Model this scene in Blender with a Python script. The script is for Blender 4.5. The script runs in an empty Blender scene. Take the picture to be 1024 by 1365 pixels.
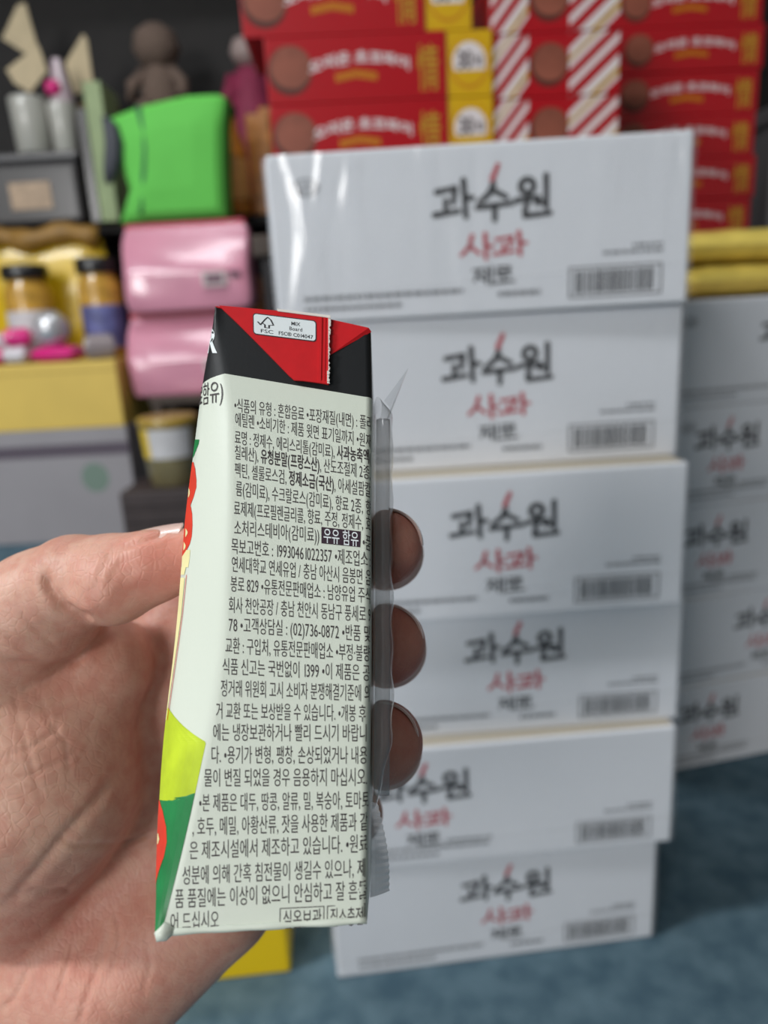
import bpy, bmesh, math, random
import numpy as np
from mathutils import Vector, Matrix, Euler

random.seed(7); rng = np.random.RandomState(7)
scene = bpy.context.scene
COL = scene.collection

# ------------------------------------------------------------------ camera, lights, exposure
CAM_H, PITCH, ROLL, LENS = 0.63, 15.0, -3.3, 26.0
FPX = LENS / 36.0 * 1365.0
cam_data = bpy.data.cameras.new('camera')
cam = bpy.data.objects.new('camera', cam_data); COL.objects.link(cam)
cam_data.sensor_width = 36.0; cam_data.sensor_fit = 'AUTO'; cam_data.lens = LENS
cam_data.clip_start = 0.01; cam_data.clip_end = 30
CAM_R = Matrix.Rotation(math.radians(90 - PITCH), 3, 'X') @ Matrix.Rotation(math.radians(ROLL), 3, 'Z')
cam.matrix_world = Matrix.Translation((0, 0, CAM_H)) @ CAM_R.to_4x4()
cam_data.dof.use_dof = True
cam_data.dof.focus_distance = 0.148
cam_data.dof.aperture_fstop = 11.5
scene.camera = cam
RN = np.array(CAM_R); CN = np.array([0, 0, CAM_H])

world = bpy.data.worlds.new('world'); scene.world = world; world.use_nodes = True
world.node_tree.nodes['Background'].inputs[0].default_value = (0.75, 0.8, 0.85, 1)
world.node_tree.nodes['Background'].inputs[1].default_value = 0.15

def area(name, loc, sx, sy, power, color=(1, 1, 1), rot=(0, 0, 0)):
    d = bpy.data.lights.new(name, 'AREA'); d.shape = 'RECTANGLE'; d.size = sx; d.size_y = sy
    d.energy = power; d.color = color
    o = bpy.data.objects.new(name, d); COL.objects.link(o); o.location = loc; o.rotation_euler = rot
    return o
def aim(loc, tgt): return (Vector(tgt) - Vector(loc)).to_track_quat('-Z', 'Y').to_euler()
area('added_front_light', (-2.7, -4.3, 1.75), 1.6, 1.2, 112, (1.0, 0.99, 0.97), aim((-2.7, -4.3, 1.75), (0, .6, .45)))  # invented source, added far front left to even out case fronts and carton
area('ceiling_light_near', (-2.1, -0.25, 2.56), 1.2, 0.25, 78, (0.95, 0.98, 1.0))
area('ceiling_light_far', (-0.45, 1.35, 2.56), 1.2, 0.25, 15, (0.97, 0.98, 1.0))

vs = scene.view_settings
vs.view_transform = 'Standard'; vs.look = 'None'; vs.gamma = 1.0; vs.use_curve_mapping = False
vs.exposure = 0.0

# ------------------------------------------------------------------ helpers
def lin(c):
    c = c / 255.0
    return c / 12.92 if c <= 0.04045 else ((c + 0.055) / 1.055) ** 2.4
def rgb(r, g, b): return (lin(r), lin(g), lin(b), 1.0)

def mat(name, color, rough=0.5, metal=0.0, coat=0.0, noise=0.0, nscale=20.0, bump=0.0, bscale=60.0, spec=0.5, sss=0.0, trans=0.0, alpha=1.0):
    m = bpy.data.materials.new(name); m.use_nodes = True
    nt = m.node_tree; p = nt.nodes['Principled BSDF']
    p.inputs['Base Color'].default_value = color
    p.inputs['Roughness'].default_value = rough; p.inputs['Metallic'].default_value = metal
    p.inputs['Coat Weight'].default_value = coat; p.inputs['Coat Roughness'].default_value = 0.15
    p.inputs['Specular IOR Level'].default_value = spec
    p.inputs['Transmission Weight'].default_value = trans
    p.inputs['Alpha'].default_value = alpha
    tc = nt.nodes.new('ShaderNodeTexCoord')
    if noise > 0:
        n = nt.nodes.new('ShaderNodeTexNoise'); n.inputs['Scale'].default_value = nscale; n.inputs['Detail'].default_value = 6
        r = nt.nodes.new('ShaderNodeValToRGB')
        a = [max(0, c * (1 - noise)) for c in color[:3]] + [1]; b = [min(1, c * (1 + noise)) for c in color[:3]] + [1]
        r.color_ramp.elements[0].position = 0.3; r.color_ramp.elements[1].position = 0.7
        r.color_ramp.elements[0].color = a; r.color_ramp.elements[1].color = b
        nt.links.new(tc.outputs['Object'], n.inputs['Vector']); nt.links.new(n.outputs['Fac'], r.inputs['Fac'])
        nt.links.new(r.outputs['Color'], p.inputs['Base Color'])
    if bump > 0:
        n2 = nt.nodes.new('ShaderNodeTexNoise'); n2.inputs['Scale'].default_value = bscale; n2.inputs['Detail'].default_value = 4
        bp = nt.nodes.new('ShaderNodeBump'); bp.inputs['Strength'].default_value = bump; bp.inputs['Distance'].default_value = 0.01
        nt.links.new(tc.outputs['Object'], n2.inputs['Vector']); nt.links.new(n2.outputs['Fac'], bp.inputs['Height'])
        nt.links.new(bp.outputs['Normal'], p.inputs['Normal'])
    return m

def film_mat(name, clear=0.8, tint=(0.9, 0.92, 0.95, 1), rough=0.12, haze=0.06):
    """thin clear plastic: mostly see-through, glossy, with a trace of milky haze"""
    m = bpy.data.materials.new(name); m.use_nodes = True; nt = m.node_tree
    for n in list(nt.nodes): nt.nodes.remove(n)
    out = nt.nodes.new('ShaderNodeOutputMaterial')
    tr = nt.nodes.new('ShaderNodeBsdfTransparent'); tr.inputs[0].default_value = (clear + (1 - clear) * .5,) * 3 + (1,)
    gl = nt.nodes.new('ShaderNodeBsdfGlossy'); gl.inputs['Roughness'].default_value = rough; gl.inputs[0].default_value = (1, 1, 1, 1)
    df = nt.nodes.new('ShaderNodeBsdfDiffuse'); df.inputs[0].default_value = tint
    # Schlick reflectance, the same from both sides of the thin sheet
    ge = nt.nodes.new('ShaderNodeNewGeometry'); dt = nt.nodes.new('ShaderNodeVectorMath'); dt.operation = 'DOT_PRODUCT'
    nt.links.new(ge.outputs['Normal'], dt.inputs[0]); nt.links.new(ge.outputs['Incoming'], dt.inputs[1])
    ab = nt.nodes.new('ShaderNodeMath'); ab.operation = 'ABSOLUTE'; nt.links.new(dt.outputs['Value'], ab.inputs[0])
    om = nt.nodes.new('ShaderNodeMath'); om.operation = 'SUBTRACT'; om.use_clamp = True; om.inputs[0].default_value = 1.0; nt.links.new(ab.outputs[0], om.inputs[1])
    pw = nt.nodes.new('ShaderNodeMath'); pw.operation = 'POWER'; pw.inputs[1].default_value = 5.0; nt.links.new(om.outputs[0], pw.inputs[0])
    fr = nt.nodes.new('ShaderNodeMath'); fr.operation = 'MULTIPLY_ADD'; fr.inputs[1].default_value = 0.75; fr.inputs[2].default_value = 0.045; nt.links.new(pw.outputs[0], fr.inputs[0])
    m1 = nt.nodes.new('ShaderNodeMixShader'); m1.inputs[0].default_value = haze
    m2 = nt.nodes.new('ShaderNodeMixShader')
    nt.links.new(tr.outputs[0], m1.inputs[1]); nt.links.new(df.outputs[0], m1.inputs[2])
    nt.links.new(fr.outputs[0], m2.inputs[0]); nt.links.new(m1.outputs[0], m2.inputs[1]); nt.links.new(gl.outputs[0], m2.inputs[2])
    nt.links.new(m2.outputs[0], out.inputs[0])
    return m

class MB:
    """collects polygons with a material index each"""
    def __init__(s): s.v = []; s.f = []; s.m = []; s.sm = []
    def add(s, verts, faces, mi=0, smooth=False):
        o = len(s.v); s.v.extend([tuple(map(float, p)) for p in verts])
        for f in faces: s.f.append([o + i for i in f]); s.m.append(mi); s.sm.append(smooth)
    def box(s, x0, x1, y0, y1, z0, z1, mi=0):
        v = [(x0, y0, z0), (x1, y0, z0), (x1, y1, z0), (x0, y1, z0), (x0, y0, z1), (x1, y0, z1), (x1, y1, z1), (x0, y1, z1)]
        s.add(v, [(0, 3, 2, 1), (4, 5, 6, 7), (0, 1, 5, 4), (1, 2, 6, 5), (2, 3, 7, 6), (3, 0, 4, 7)], mi)
    def rbox(s, x0, x1, y0, y1, z0, z1, r=0.003, mi=0, seg=2):
        bm = bmesh.new(); bmesh.ops.create_cube(bm, size=1)
        for v in bm.verts: v.co = Vector(((x0 + x1) / 2 + v.co.x * (x1 - x0), (y0 + y1) / 2 + v.co.y * (y1 - y0), (z0 + z1) / 2 + v.co.z * (z1 - z0)))
        bmesh.ops.bevel(bm, geom=bm.edges[:], offset=r, segments=seg, affect='EDGES', profile=0.5)
        bm.verts.index_update(); s.add([v.co for v in bm.verts], [[v.index for v in f.verts] for f in bm.faces], mi); bm.free()
    def lathe(s, prof, n=28, mi=0, cx=0, cy=0, smooth=True):
        v = []; f = []
        for r, z in prof:
            for k in range(n):
                a = 2 * math.pi * k / n; v.append((cx + r * math.cos(a), cy + r * math.sin(a), z))
        for i in range(len(prof) - 1):
            for k in range(n):
                f.append((i * n + k, i * n + (k + 1) % n, (i + 1) * n + (k + 1) % n, (i + 1) * n + k))
        s.add(v, f, mi, smooth)
        s.add([(cx + prof[0][0] * math.cos(2 * math.pi * k / n), cy + prof[0][0] * math.sin(2 * math.pi * k / n), prof[0][1]) for k in range(n)][::-1], [list(range(n))], mi)
        s.add([(cx + prof[-1][0] * math.cos(2 * math.pi * k / n), cy + prof[-1][0] * math.sin(2 * math.pi * k / n), prof[-1][1]) for k in range(n)], [list(range(n))], mi)
    def tube(s, pts, r, n=10, mi=0):
        pts = [Vector(p) for p in pts]; rings = []
        for i, p in enumerate(pts):
            t = (pts[min(i + 1, len(pts) - 1)] - pts[max(i - 1, 0)]).normalized()
            a = t.cross(Vector((0.3, 0.5, 0.81))).normalized(); b = t.cross(a)
            rr = r[i] if isinstance(r, (list, tuple)) else r
            rings.append([p + a * rr * math.cos(2 * math.pi * k / n) + b * rr * math.sin(2 * math.pi * k / n) for k in range(n)])
        v = [q for ring in rings for q in ring]; f = []
        for i in range(len(pts) - 1):
            for k in range(n): f.append((i * n + k, i * n + (k + 1) % n, (i + 1) * n + (k + 1) % n, (i + 1) * n + k))
        f.append(list(range(n))[::-1]); f.append([(len(pts) - 1) * n + k for k in range(n)])
        s.add(v, f, mi, True)
    def build(s, name, mats, parent=None, loc=(0, 0, 0), rot=(0, 0, 0)):
        me = bpy.data.meshes.new(name); me.from_pydata(s.v, [], s.f)
        if not isinstance(mats, (list, tuple)): mats = [mats]
        for m in mats: me.materials.append(m)
        me.polygons.foreach_set('material_index', s.m); me.polygons.foreach_set('use_smooth', s.sm)
        me.update()
        o = bpy.data.objects.new(name, me); COL.objects.link(o); o.location = loc; o.rotation_euler = rot
        if parent: o.parent = parent
        return o

def tag(o, label=None, cat=None, group=None, kind=None):
    if label: o['label'] = label
    if cat: o['category'] = cat
    if group: o['group'] = group
    if kind: o['kind'] = kind
    return o
def empty(name, loc=(0, 0, 0), rz=0.0):
    o = bpy.data.objects.new(name, None); COL.objects.link(o); o.location = loc; o.rotation_euler = (0, 0, rz); o.empty_display_size = 0.02
    return o
def copy_tree(o, parent=None):
    c = o.copy(); COL.objects.link(c)
    if parent: c.parent = parent
    for ch in o.children: copy_tree(ch, c)
    return c

def ray(px, py):
    return RN @ np.array([(px - 512) / FPX, -(py - 682.5) / FPX, -1.0])
def at(px, py, D):
    """world point that stands D metres in front of the camera's spot, seen at that place of the photo"""
    d = ray(px, py); return CN + d * (D / d[1])
def cam2w(x, y, z):
    """camera metres (right, down, away) to world"""
    return CN + RN @ np.array([x, -y, -z])
def cam2w_arr(P): return CN + (P * np.array([1, -1, -1])) @ RN.T
def PZ(px, py, z): return np.array([(px - 512) / FPX * z, (py - 682.5) / FPX * z, z])

# ---- lettering: outlines of single characters, cached
_gl = {}
def glyph(ch, bold=0.0, res=3):
    key = (ch, bold, res)
    if key in _gl: return _gl[key]
    c = bpy.data.curves.new('g', 'FONT'); c.body = ch; c.resolution_u = res; c.offset = bold; c.fill_mode = 'FRONT'
    o = bpy.data.objects.new('g', c); COL.objects.link(o)
    dg = bpy.context.evaluated_depsgraph_get()
    ev = o.evaluated_get(dg); me = ev.to_mesh()
    V = np.array([v.co[:2] for v in me.vertices]).reshape(-1, 2); Fc = [list(p.vertices) for p in me.polygons]
    ev.to_mesh_clear(); bpy.data.objects.remove(o); bpy.data.curves.remove(c)
    if ord(ch) > 0x2E80: adv = 0.92
    elif ch == ' ': adv = 0.27
    elif len(V): adv = V[:, 0].max() + 0.05
    else: adv = 0.3
    _gl[key] = (V, Fc, adv); return _gl[key]
def text_polys(s, bold=0.0, res=3, boldset=()):
    """[(verts2d, faces)], total width; em units, baseline 0"""
    x = 0; out = []
    for i, ch in enumerate(s):
        b = 0.018 if i in boldset else bold
        V, Fc, adv = glyph(ch, b, res)
        if len(V): out.append((V + np.array([x, 0]), Fc))
        x += adv
    return out, x
def stroke_polys(strokes, w):
    """brush strokes (polylines) to polygons: quads with round ends"""
    out = []
    for st in strokes:
        st = [np.array(p, float) for p in st]
        for a, b in zip(st[:-1], st[1:]):
            d = b - a; L = np.hypot(*d)
            if L < 1e-6: continue
            t = d / L; n = np.array([-t[1], t[0]])
            ring = []
            for k in range(7):
                ang = math.pi / 2 + math.pi * k / 6; ring.append(a + w * (math.cos(ang) * t + math.sin(ang) * n))
            for k in range(7):
                ang = -math.pi / 2 + math.pi * k / 6; ring.append(b + w * 0.85 * (math.cos(ang) * t + math.sin(ang) * n))
            out.append((np.array(ring), [list(range(14))]))
    return out
def circle_stroke(cx, cy, r, n=14): return [(cx + r * math.cos(2 * math.pi * k / n), cy + r * math.sin(2 * math.pi * k / n)) for k in range(n + 1)]
# ------------------------------------------------------------------ the room
def carpet_mat():
    m = mat('carpet', rgb(66, 88, 102), rough=0.95, spec=0.1)
    nt = m.node_tree; p = nt.nodes['Principled BSDF']; tc = nt.nodes.new('ShaderNodeTexCoord')
    n1 = nt.nodes.new('ShaderNodeTexNoise'); n1.inputs['Scale'].default_value = 34; n1.inputs['Detail'].default_value = 5
    r = nt.nodes.new('ShaderNodeValToRGB')
    e = r.color_ramp.elements; e[0].position = 0.32; e[0].color = rgb(74, 98, 112); e[1].position = 0.7; e[1].color = rgb(102, 126, 138)
    nt.links.new(tc.outputs['Object'], n1.inputs['Vector']); nt.links.new(n1.outputs['Fac'], r.inputs['Fac']); nt.links.new(r.outputs['Color'], p.inputs['Base Color'])
    n2 = nt.nodes.new('ShaderNodeTexNoise'); n2.inputs['Scale'].default_value = 400
    b = nt.nodes.new('ShaderNodeBump'); b.inputs['Strength'].default_value = 0.5; b.inputs['Distance'].default_value = 0.004
    nt.links.new(tc.outputs['Object'], n2.inputs['Vector']); nt.links.new(n2.outputs['Fac'], b.inputs['Height']); nt.links.new(b.outputs['Normal'], p.inputs['Normal'])
    return m
X0, X1, Y0, Y1, ZC = -3.4, 2.4, -4.8, 3.2, 2.65
def struct(name, b, m):
    return tag(b.build(name, m), kind='structure')
b = MB(); b.box(X0, X1, Y0, Y1, -0.05, 0); struct('floor', b, carpet_mat())
wallm = mat('wall_paint', rgb(150, 146, 140), rough=0.9, noise=0.05)
darkwall = mat('dark_wall_paint', rgb(28, 24, 24), rough=0.9, noise=0.2, nscale=3)
b = MB(); b.box(X0, X1, Y1, Y1 + .08, 0, ZC); struct('wall_back', b, darkwall)
b = MB(); b.box(X0 - .08, X0, Y0, Y1, 0, ZC); struct('wall_left', b, wallm)
b = MB(); b.box(X1, X1 + .08, Y0, Y1, 0, ZC); struct('wall_right', b, wallm)
b = MB(); b.box(X0, X1, Y0 - .08, Y0, 0, ZC); struct('wall_front', b, wallm)
b = MB(); b.box(X0, X1, Y0, Y1, ZC, ZC + .05); struct('ceiling', b, mat('ceiling_paint', rgb(215, 215, 212), rough=0.9))

# ------------------------------------------------------------------ white juice cases
CW, CH, CD = 0.322, 0.125, 0.25
m_card = mat('white_cardboard', rgb(232, 234, 240), rough=0.55, noise=0.03, nscale=9, bump=0.05, bscale=14)
m_seam = mat('cardboard_edge', rgb(196, 186, 168), rough=0.8)
m_ink = mat('black_ink', rgb(38, 38, 44), rough=0.6)
m_red = mat('red_ink', rgb(196, 44, 62), rough=0.6)
m_grey = mat('grey_ink', rgb(120, 122, 128), rough=0.6)
m_wrap = film_mat('shrink_wrap', clear=0.985, haze=0.06, rough=0.16)

GWA = [[(0.05, .74), (.52, .82), (.46, .45)], [(.28, .52), (.27, .26)], [(-.02, .17), (.6, .24)], [(.74, 1.0), (.78, .08)], [(.78, .56), (.97, .55)]]
def shift(st, dx, sx=1.0): return [[(dx + x * sx, y) for x, y in s] for s in st]
SU = [[(1.5, .86), (1.38, .62), (1.14, .44)], [(1.47, .72), (1.83, .52)], [(1.08, .3), (1.98, .36)], [(1.53, .33), (1.52, -.04)]]
WON = [circle_stroke(2.36, .76, .17), [(2.08, .42), (2.66, .47)], [(2.37, .44), (2.35, .26)], [(2.6, .33), (2.8, .34)], [(2.84, 1.0), (2.85, .2)], [(2.3, .2), (2.3, .02), (2.95, .06)]]
SA = [[(.36, .95), (.26, .5), (.02, .2)], [(.28, .55), (.58, .22)], [(.76, 1.0), (.78, 0)], [(.78, .5), (1.0, .48)]]
ZE = [[(0, .86), (.46, .9)], [(.25, .86), (.02, .25)], [(.2, .55), (.46, .3)], [(.44, .55), (.6, .55)], [(.62, .95), (.62, .08)], [(.86, 1.0), (.86, 0)]]
RO = [[(1.15, .95), (1.75, .95), (1.75, .74), (1.15, .72), (1.15, .5), (1.82, .5)], [(1.46, .5), (1.46, .15)], [(1.02, .1), (1.98, .14)]]

def case_print(b, dx):
    """writing and marks on the long face (y = -CD/2), u from the left edge, v from the top; dx moves the title"""
    y = -CD / 2 - 0.0004
    def put(polys, u0, v0, su, sv, mi, dy=0.0):
        for V, Fc in polys: b.add([(-CW / 2 + (u0 + p[0] * su) * .976, y - dy, CH - v0 + p[1] * sv) for p in V], Fc, mi)
    rect = lambda u0, v0, u1, v1, mi, dy=0.0: put([(np.array([(0, 0), (1, 0), (1, 1), (0, 1)]), [[0, 1, 2, 3]])], u0, v1, u1 - u0, v1 - v0, mi, dy)
    put(stroke_polys(GWA + SU + WON, 0.080), 0.130 + dx, 0.0545, 0.0305, 0.0285, 1)
    put(stroke_polys([[(1.47, .97), (1.62, 1.32)]], 0.07), 0.130 + dx, 0.0545, 0.0305, 0.0285, 2)
    put(stroke_polys(SA + shift(GWA, 1.05), 0.072), 0.149 + dx, 0.0835, 0.0258, 0.0185, 2)
    put(stroke_polys(ZE + RO, 0.07), 0.159 + dx, 0.1030, 0.0163, 0.0135, 1)
    r = random.Random(3)
    def greek(u0, u1, v, h, mi=3):
        u = u0
        while u < u1:
            w = r.uniform(.0025, .008); rect(u, v, min(u + w, u1), v + h, mi); u += w + .0012
    if dx == 0: greek(.178, .212, .1085, .0035)
    else: greek(.196 + dx, .240 + dx, .0985, .003)
    greek(.285, .309, .0785, .0022); greek(.262, .309, .0830, .0022)
    greek(.022, .150, .1045, .0032); greek(.022, .100, .1125, .003)
    # printed bar code with its frame
    rect(.235, .0935, .309, .0945, 1); rect(.235, .1155, .309, .1165, 1); rect(.235, .0935, .2362, .1165, 1); rect(.3078, .0935, .309, .1165, 1)
    u = .240
    while u < .303:
        w = r.choice([.0006, .0010, .0016]); rect(u, .0965, u + w, .1135, 1); u += w + r.choice([.0006, .0009, .0014])
    # small round crest at the upper left
    ring = [(math.cos(2 * math.pi * k / 20), math.sin(2 * math.pi * k / 20)) for k in range(20)]
    put([(np.array(ring + [(x * .86, yy * .84) for x, yy in ring]), [[k, (k + 1) % 20, 20 + (k + 1) % 20, 20 + k] for k in range(20)])], .030, .0245, .0105, .0065, 3)
    tp, tw = text_polys('남양', 0.01)
    put(tp, .0225, .0280, .015 / tw, .0085, 3)

def make_case(dx, crumple=0.3):
    root = empty('juice_case')
    b = MB(); b.rbox(-CW / 2, CW / 2, -CD / 2, CD / 2, 0.0004, CH - 0.0004, 0.0022)
    case_print(b, dx)
    b.build('carton', [m_card, m_ink, m_red, m_grey], root)
    # flap seams and tape on the top, seen when a case above is set back
    t = MB(); t.box(-CW / 2 + .003, CW / 2 - .003, -CD / 2 + .003, -.001, CH - .0004, CH - .0001); t.box(-CW / 2 + .003, CW / 2 - .003, .001, CD / 2 - .003, CH - .0004, CH - .0001); t.build('top_flaps', m_seam, root)
    # stretched film over the front and sides with shallow folds
    w = MB(); nx, nz = 90, 14; r = random.Random(11 if dx == 0 else 12)
    folds = [(r.uniform(0, 1), r.uniform(.003, .012), r.uniform(.0004, .0014) * crumple, r.uniform(-.12, .12)) for _ in range(26)]
    vv = []
    for j in range(nz + 1):
        for i in range(nx + 1):
            u = i / nx; z = j / nz
            d = sum(a * math.exp(-((u - c + s * (z - .5)) / wd) ** 2) for c, wd, a, s in folds) * (0.35 + 0.65 * z)
            vv.append((-CW / 2 - .0012 + u * (CW + .0024), -CD / 2 - .0014 - d, .001 + z * (CH - .002)))
    w.add(vv, [[j * (nx + 1) + i, j * (nx + 1) + i + 1, (j + 1) * (nx + 1) + i + 1, (j + 1) * (nx + 1) + i] for j in range(nz) for i in range(nx)], 0, True)
    for sx in (-1, 1):
        ss = []
        for j in range(9):
            for i in range(13):
                ss.append((sx * (CW / 2 + .0012 + .0012 * abs(math.sin(i * 1.7 + j * .6))), -CD / 2 - .0014 + i / 12 * (CD + .002), .001 + j / 8 * (CH - .002)))
        w.add(ss, [[j * 13 + i, j * 13 + i + 1, (j + 1) * 13 + i + 1, (j + 1) * 13 + i] for j in range(8) for i in range(12)], 0, True)
    # welded seam line of the film along the bottom of the front, tilted a little
    w.add([(-CW / 2, -CD / 2 - .0030, .019), (CW / 2, -CD / 2 - .0030, .030), (CW / 2, -CD / 2 - .0022, .0315), (-CW / 2, -CD / 2 - .0022, .0205)], [[0, 1, 2, 3]])
    w.build('plastic_wrap', m_wrap, root)
    return root
case_top = make_case(0.0, 1.6); case_a = make_case(0.0); case_b = make_case(-0.088)
_ca = [case_a, case_b, case_top]; _cu = [False, False, False]
def place_case(kind, xr, yf, k, yaw, label, group):
    """kind 0/1, xr,yf = right front corner on plan, k = how many cases below it"""
    o = _ca[kind] if not _cu[kind] else copy_tree(_ca[kind]); _cu[kind] = True
    a = math.radians(yaw)
    cx, cy = CW / 2, -CD / 2
    o.location = (xr - (cx * math.cos(a) - cy * math.sin(a)), yf - (cx * math.sin(a) + cy * math.cos(a)), k * CH)
    o.rotation_euler = (0, 0, a); tag(o, label, 'case', group)
G1 = 'white juice cases in the front stack'
place_case(2, .2475, .602, 5, -1.0, 'white wrapped juice case at the very top of the front stack, wrap most wrinkled', G1)
place_case(0, .2510, .616, 4, 1.0, 'white wrapped juice case second from the top of the front stack', G1)
place_case(0, .2500, .588, 3, 1.5, 'white wrapped juice case third from the top of the front stack', G1)
place_case(0, .2620, .613, 2, 2.0, 'white wrapped juice case third from the floor in the front stack, beside the middle fingertip', G1)
place_case(1, .2570, .601, 1, 3.0, 'white juice case second from the floor in the front stack, title printed further left', G1)
place_case(0, .2490, .614, 0, 5.0, 'bottom white juice case of the front stack, standing on the blue carpet', G1)
G2 = 'white juice cases in the rear stack at the right'
for kk, kind, lab in ((4, 0, 'top white juice case of the rear right stack, under the yellow pouches'),
                      (3, 1, 'white juice case second from the top of the rear right stack'),
                      (2, 1, 'white juice case in the middle of the rear right stack'),
                      (1, 0, 'white juice case second from the floor in the rear right stack'),
                      (0, 1, 'bottom white juice case of the rear right stack on the dark carpet')):
    place_case(kind, .655 + [.004, -.006, 0, .005, 0][kk], .945 + [.0, .004, -.004, .004, 0][kk], kk, 12 + [0, 1, -1.5, .5, 0][kk], lab, G2)
# ------------------------------------------------------------------ the juice carton in the hand
# outlines of its narrow side panel; the panel is one flat plane that leans away at the top
ZT, ZB, YT, YB = 0.157, 0.126, 415.0, 1245.0
_ia, _ib = 1 / ZT, 1 / ZB
def zface(py): return 1.0 / (_ia + (_ib - _ia) * (py - YT) / (YB - YT))
def FP(px, py): return PZ(px, py, zface(py))
_p0, _p1, _p2 = FP(300, 420), FP(490, 440), FP(300, 1240)
NF = np.cross(_p1 - _p0, _p2 - _p0); NF /= np.linalg.norm(NF); NF *= -np.sign(NF[2])    # towards the viewer side
BACK = -NF
CARD_D = 0.044
Lk = [(411, 292), (440, 294.5), (498, 299), (520, 303), (560, 306), (640, 306), (700, 304.5), (760, 301.5), (850, 297), (900, 291), (960, 281.5), (1000, 272.5), (1040, 264), (1060, 260), (1110, 249), (1150, 239.5), (1200, 227), (1246, 215)]
Rk = [(440, 494.5), (530, 496), (690, 494), (870, 494), (1000, 492), (1100, 491), (1229, 489.5)]
Fk = [(408, 290), (440, 283.5), (470, 277), (512, 270), (555, 264), (620, 256), (665, 250), (700, 246), (740, 243), (810, 238), (870, 232), (950, 222), (1010, 216), (1060, 213), (1120, 210), (1200, 208), (1244, 210)]
def ip(tab, y):
    return float(np.interp(y, [a for a, _ in tab], [b for _, b in tab]))
def sm(tab, y, w=14):
    return sum(ip(tab, y + k * w) for k in (-2, -1, 0, 1, 2)) / 5.0 if 440 < y < 1225 else ip(tab, y)
def tmap(t, a, b, c): return a + (b - a) * t / 0.1 if t <= 0.1 else b + (c - b) * (t - 0.1) / 0.9
def facet_pt(py, s, lift=0.0):
    """point on the long bevelled facet; s 0 at its outer edge, 1 at the side panel"""
    fx, lx = sm(Fk, py), sm(Lk, py)
    wdt = max(lx - fx, 0.5) / FPX * zface(py)
    a = PZ(fx, py, zface(py) + 0.95 * wdt); c = PZ(lx, py, zface(py))
    p = a + (c - a) * s
    n = np.array([-0.7, 0, -0.7]); return p + n * lift
RR = 0.0014
def side_pt(px, py, lift=0.0):
    """point of the side panel under a photo position; runs round the right corner when it goes past the edge"""
    xr = ip(Rk, py); rr_px = RR * FPX / zface(py)
    lim = xr - rr_px
    if px <= lim: return FP(px, py) + NF * lift
    e = (px - lim) / FPX * zface(py); base = FP(lim, py)
    lift = lift * 2.2; ang = min(e / RR, math.pi / 2); ex = np.array([1.0, 0, 0])
    c = base + BACK * RR
    p = c + NF * (RR + lift) * math.cos(ang) + ex * (RR + lift) * math.sin(ang)
    if e / RR > math.pi / 2: p = p + BACK * (e - RR * math.pi / 2)
    return p

m_milk = mat('carton_paper', rgb(220, 226, 212), rough=0.42, coat=0.15, bump=0.015, bscale=900)
m_black = mat('carton_black', rgb(30, 31, 33), rough=0.5, coat=0.05, spec=.3, bump=0.02, bscale=1500)
m_cred = mat('carton_red', rgb(206, 22, 30), rough=0.45, coat=0.1, spec=.35, noise=0.05, nscale=300)
m_text = mat('carton_text_ink', rgb(54, 46, 48), rough=0.5)
m_plum = mat('carton_plum_ink', rgb(48, 24, 40), rough=0.5)
m_white = mat('label_white', rgb(232, 238, 240), rough=0.4)
m_lime = mat('carton_lime', rgb(186, 206, 40), rough=0.4, noise=0.22, nscale=120)
m_leaf = mat('carton_green', rgb(28, 126, 66), rough=0.4, noise=0.2, nscale=150)
m_apple = mat('carton_apple_red', rgb(226, 62, 40), rough=0.4, noise=0.12, nscale=200)
m_cream = mat('carton_cream', rgb(240, 230, 170), rough=0.4, noise=0.06, nscale=200)
m_torn = mat('torn_paper', rgb(230, 222, 214), rough=0.9)
CM = [m_milk, m_black, m_cred, m_text, m_plum, m_white, m_lime, m_leaf, m_apple, m_cream]

cb = MB()
def rows():
    ts = list(np.linspace(0, .1, 9)) + list(np.linspace(.1, 1, 71))[1:]
    out = []
    for t in ts:
        yl, yr, yf = tmap(t, 411, 498, 1246), tmap(t, 440, 529, 1229), tmap(t, 408, 512, 1244)
        f = facet_pt(yf, 0.0); l = PZ(sm(Lk, yl), yl, zface(yl))
        xr = ip(Rk, yr); rr = RR * FPX / zface(yr)
        pts = [f]
        for s in (0.25, 0.5, 0.75, 0.9): pts.append(f + (l - f) * s + np.array([-.7, 0, -.7]) * 0.0008 * 4 * s * (1 - s))
        pts.append(l + NF * 0.0)
        r0 = FP(xr - rr, yr)
        for s in (0.04, 0.25, 0.5, 0.75): pts.append(l + (r0 - l) * s)
        c = r0 + BACK * RR
        for k in range(19):
            a = math.pi / 2 * k / 18; pts.append(c + NF * RR * math.cos(a) + np.array([1.0, 0, 0]) * RR * math.sin(a))
        rb = pts[-1] + BACK * (CARD_D - RR); pts.append(rb)
        lb = l + BACK * CARD_D; fb = f + BACK * max(CARD_D - 2 * (f[2] - l[2]), 0.02)
        pts += [lb, fb]
        out.append(pts)
    return ts, out
ts, R_ = rows(); nn = len(R_[0])
flat = [p for r in R_ for p in r]
fm = {}
for i in range(len(ts) - 1):
    for k in range(nn):
        q = (i * nn + k, i * nn + (k + 1) % nn, (i + 1) * nn + (k + 1) % nn, (i + 1) * nn + k)
        mi = 1 if ts[i + 1] <= 0.1001 else 0
        fm.setdefault(mi, []).append(q)
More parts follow.
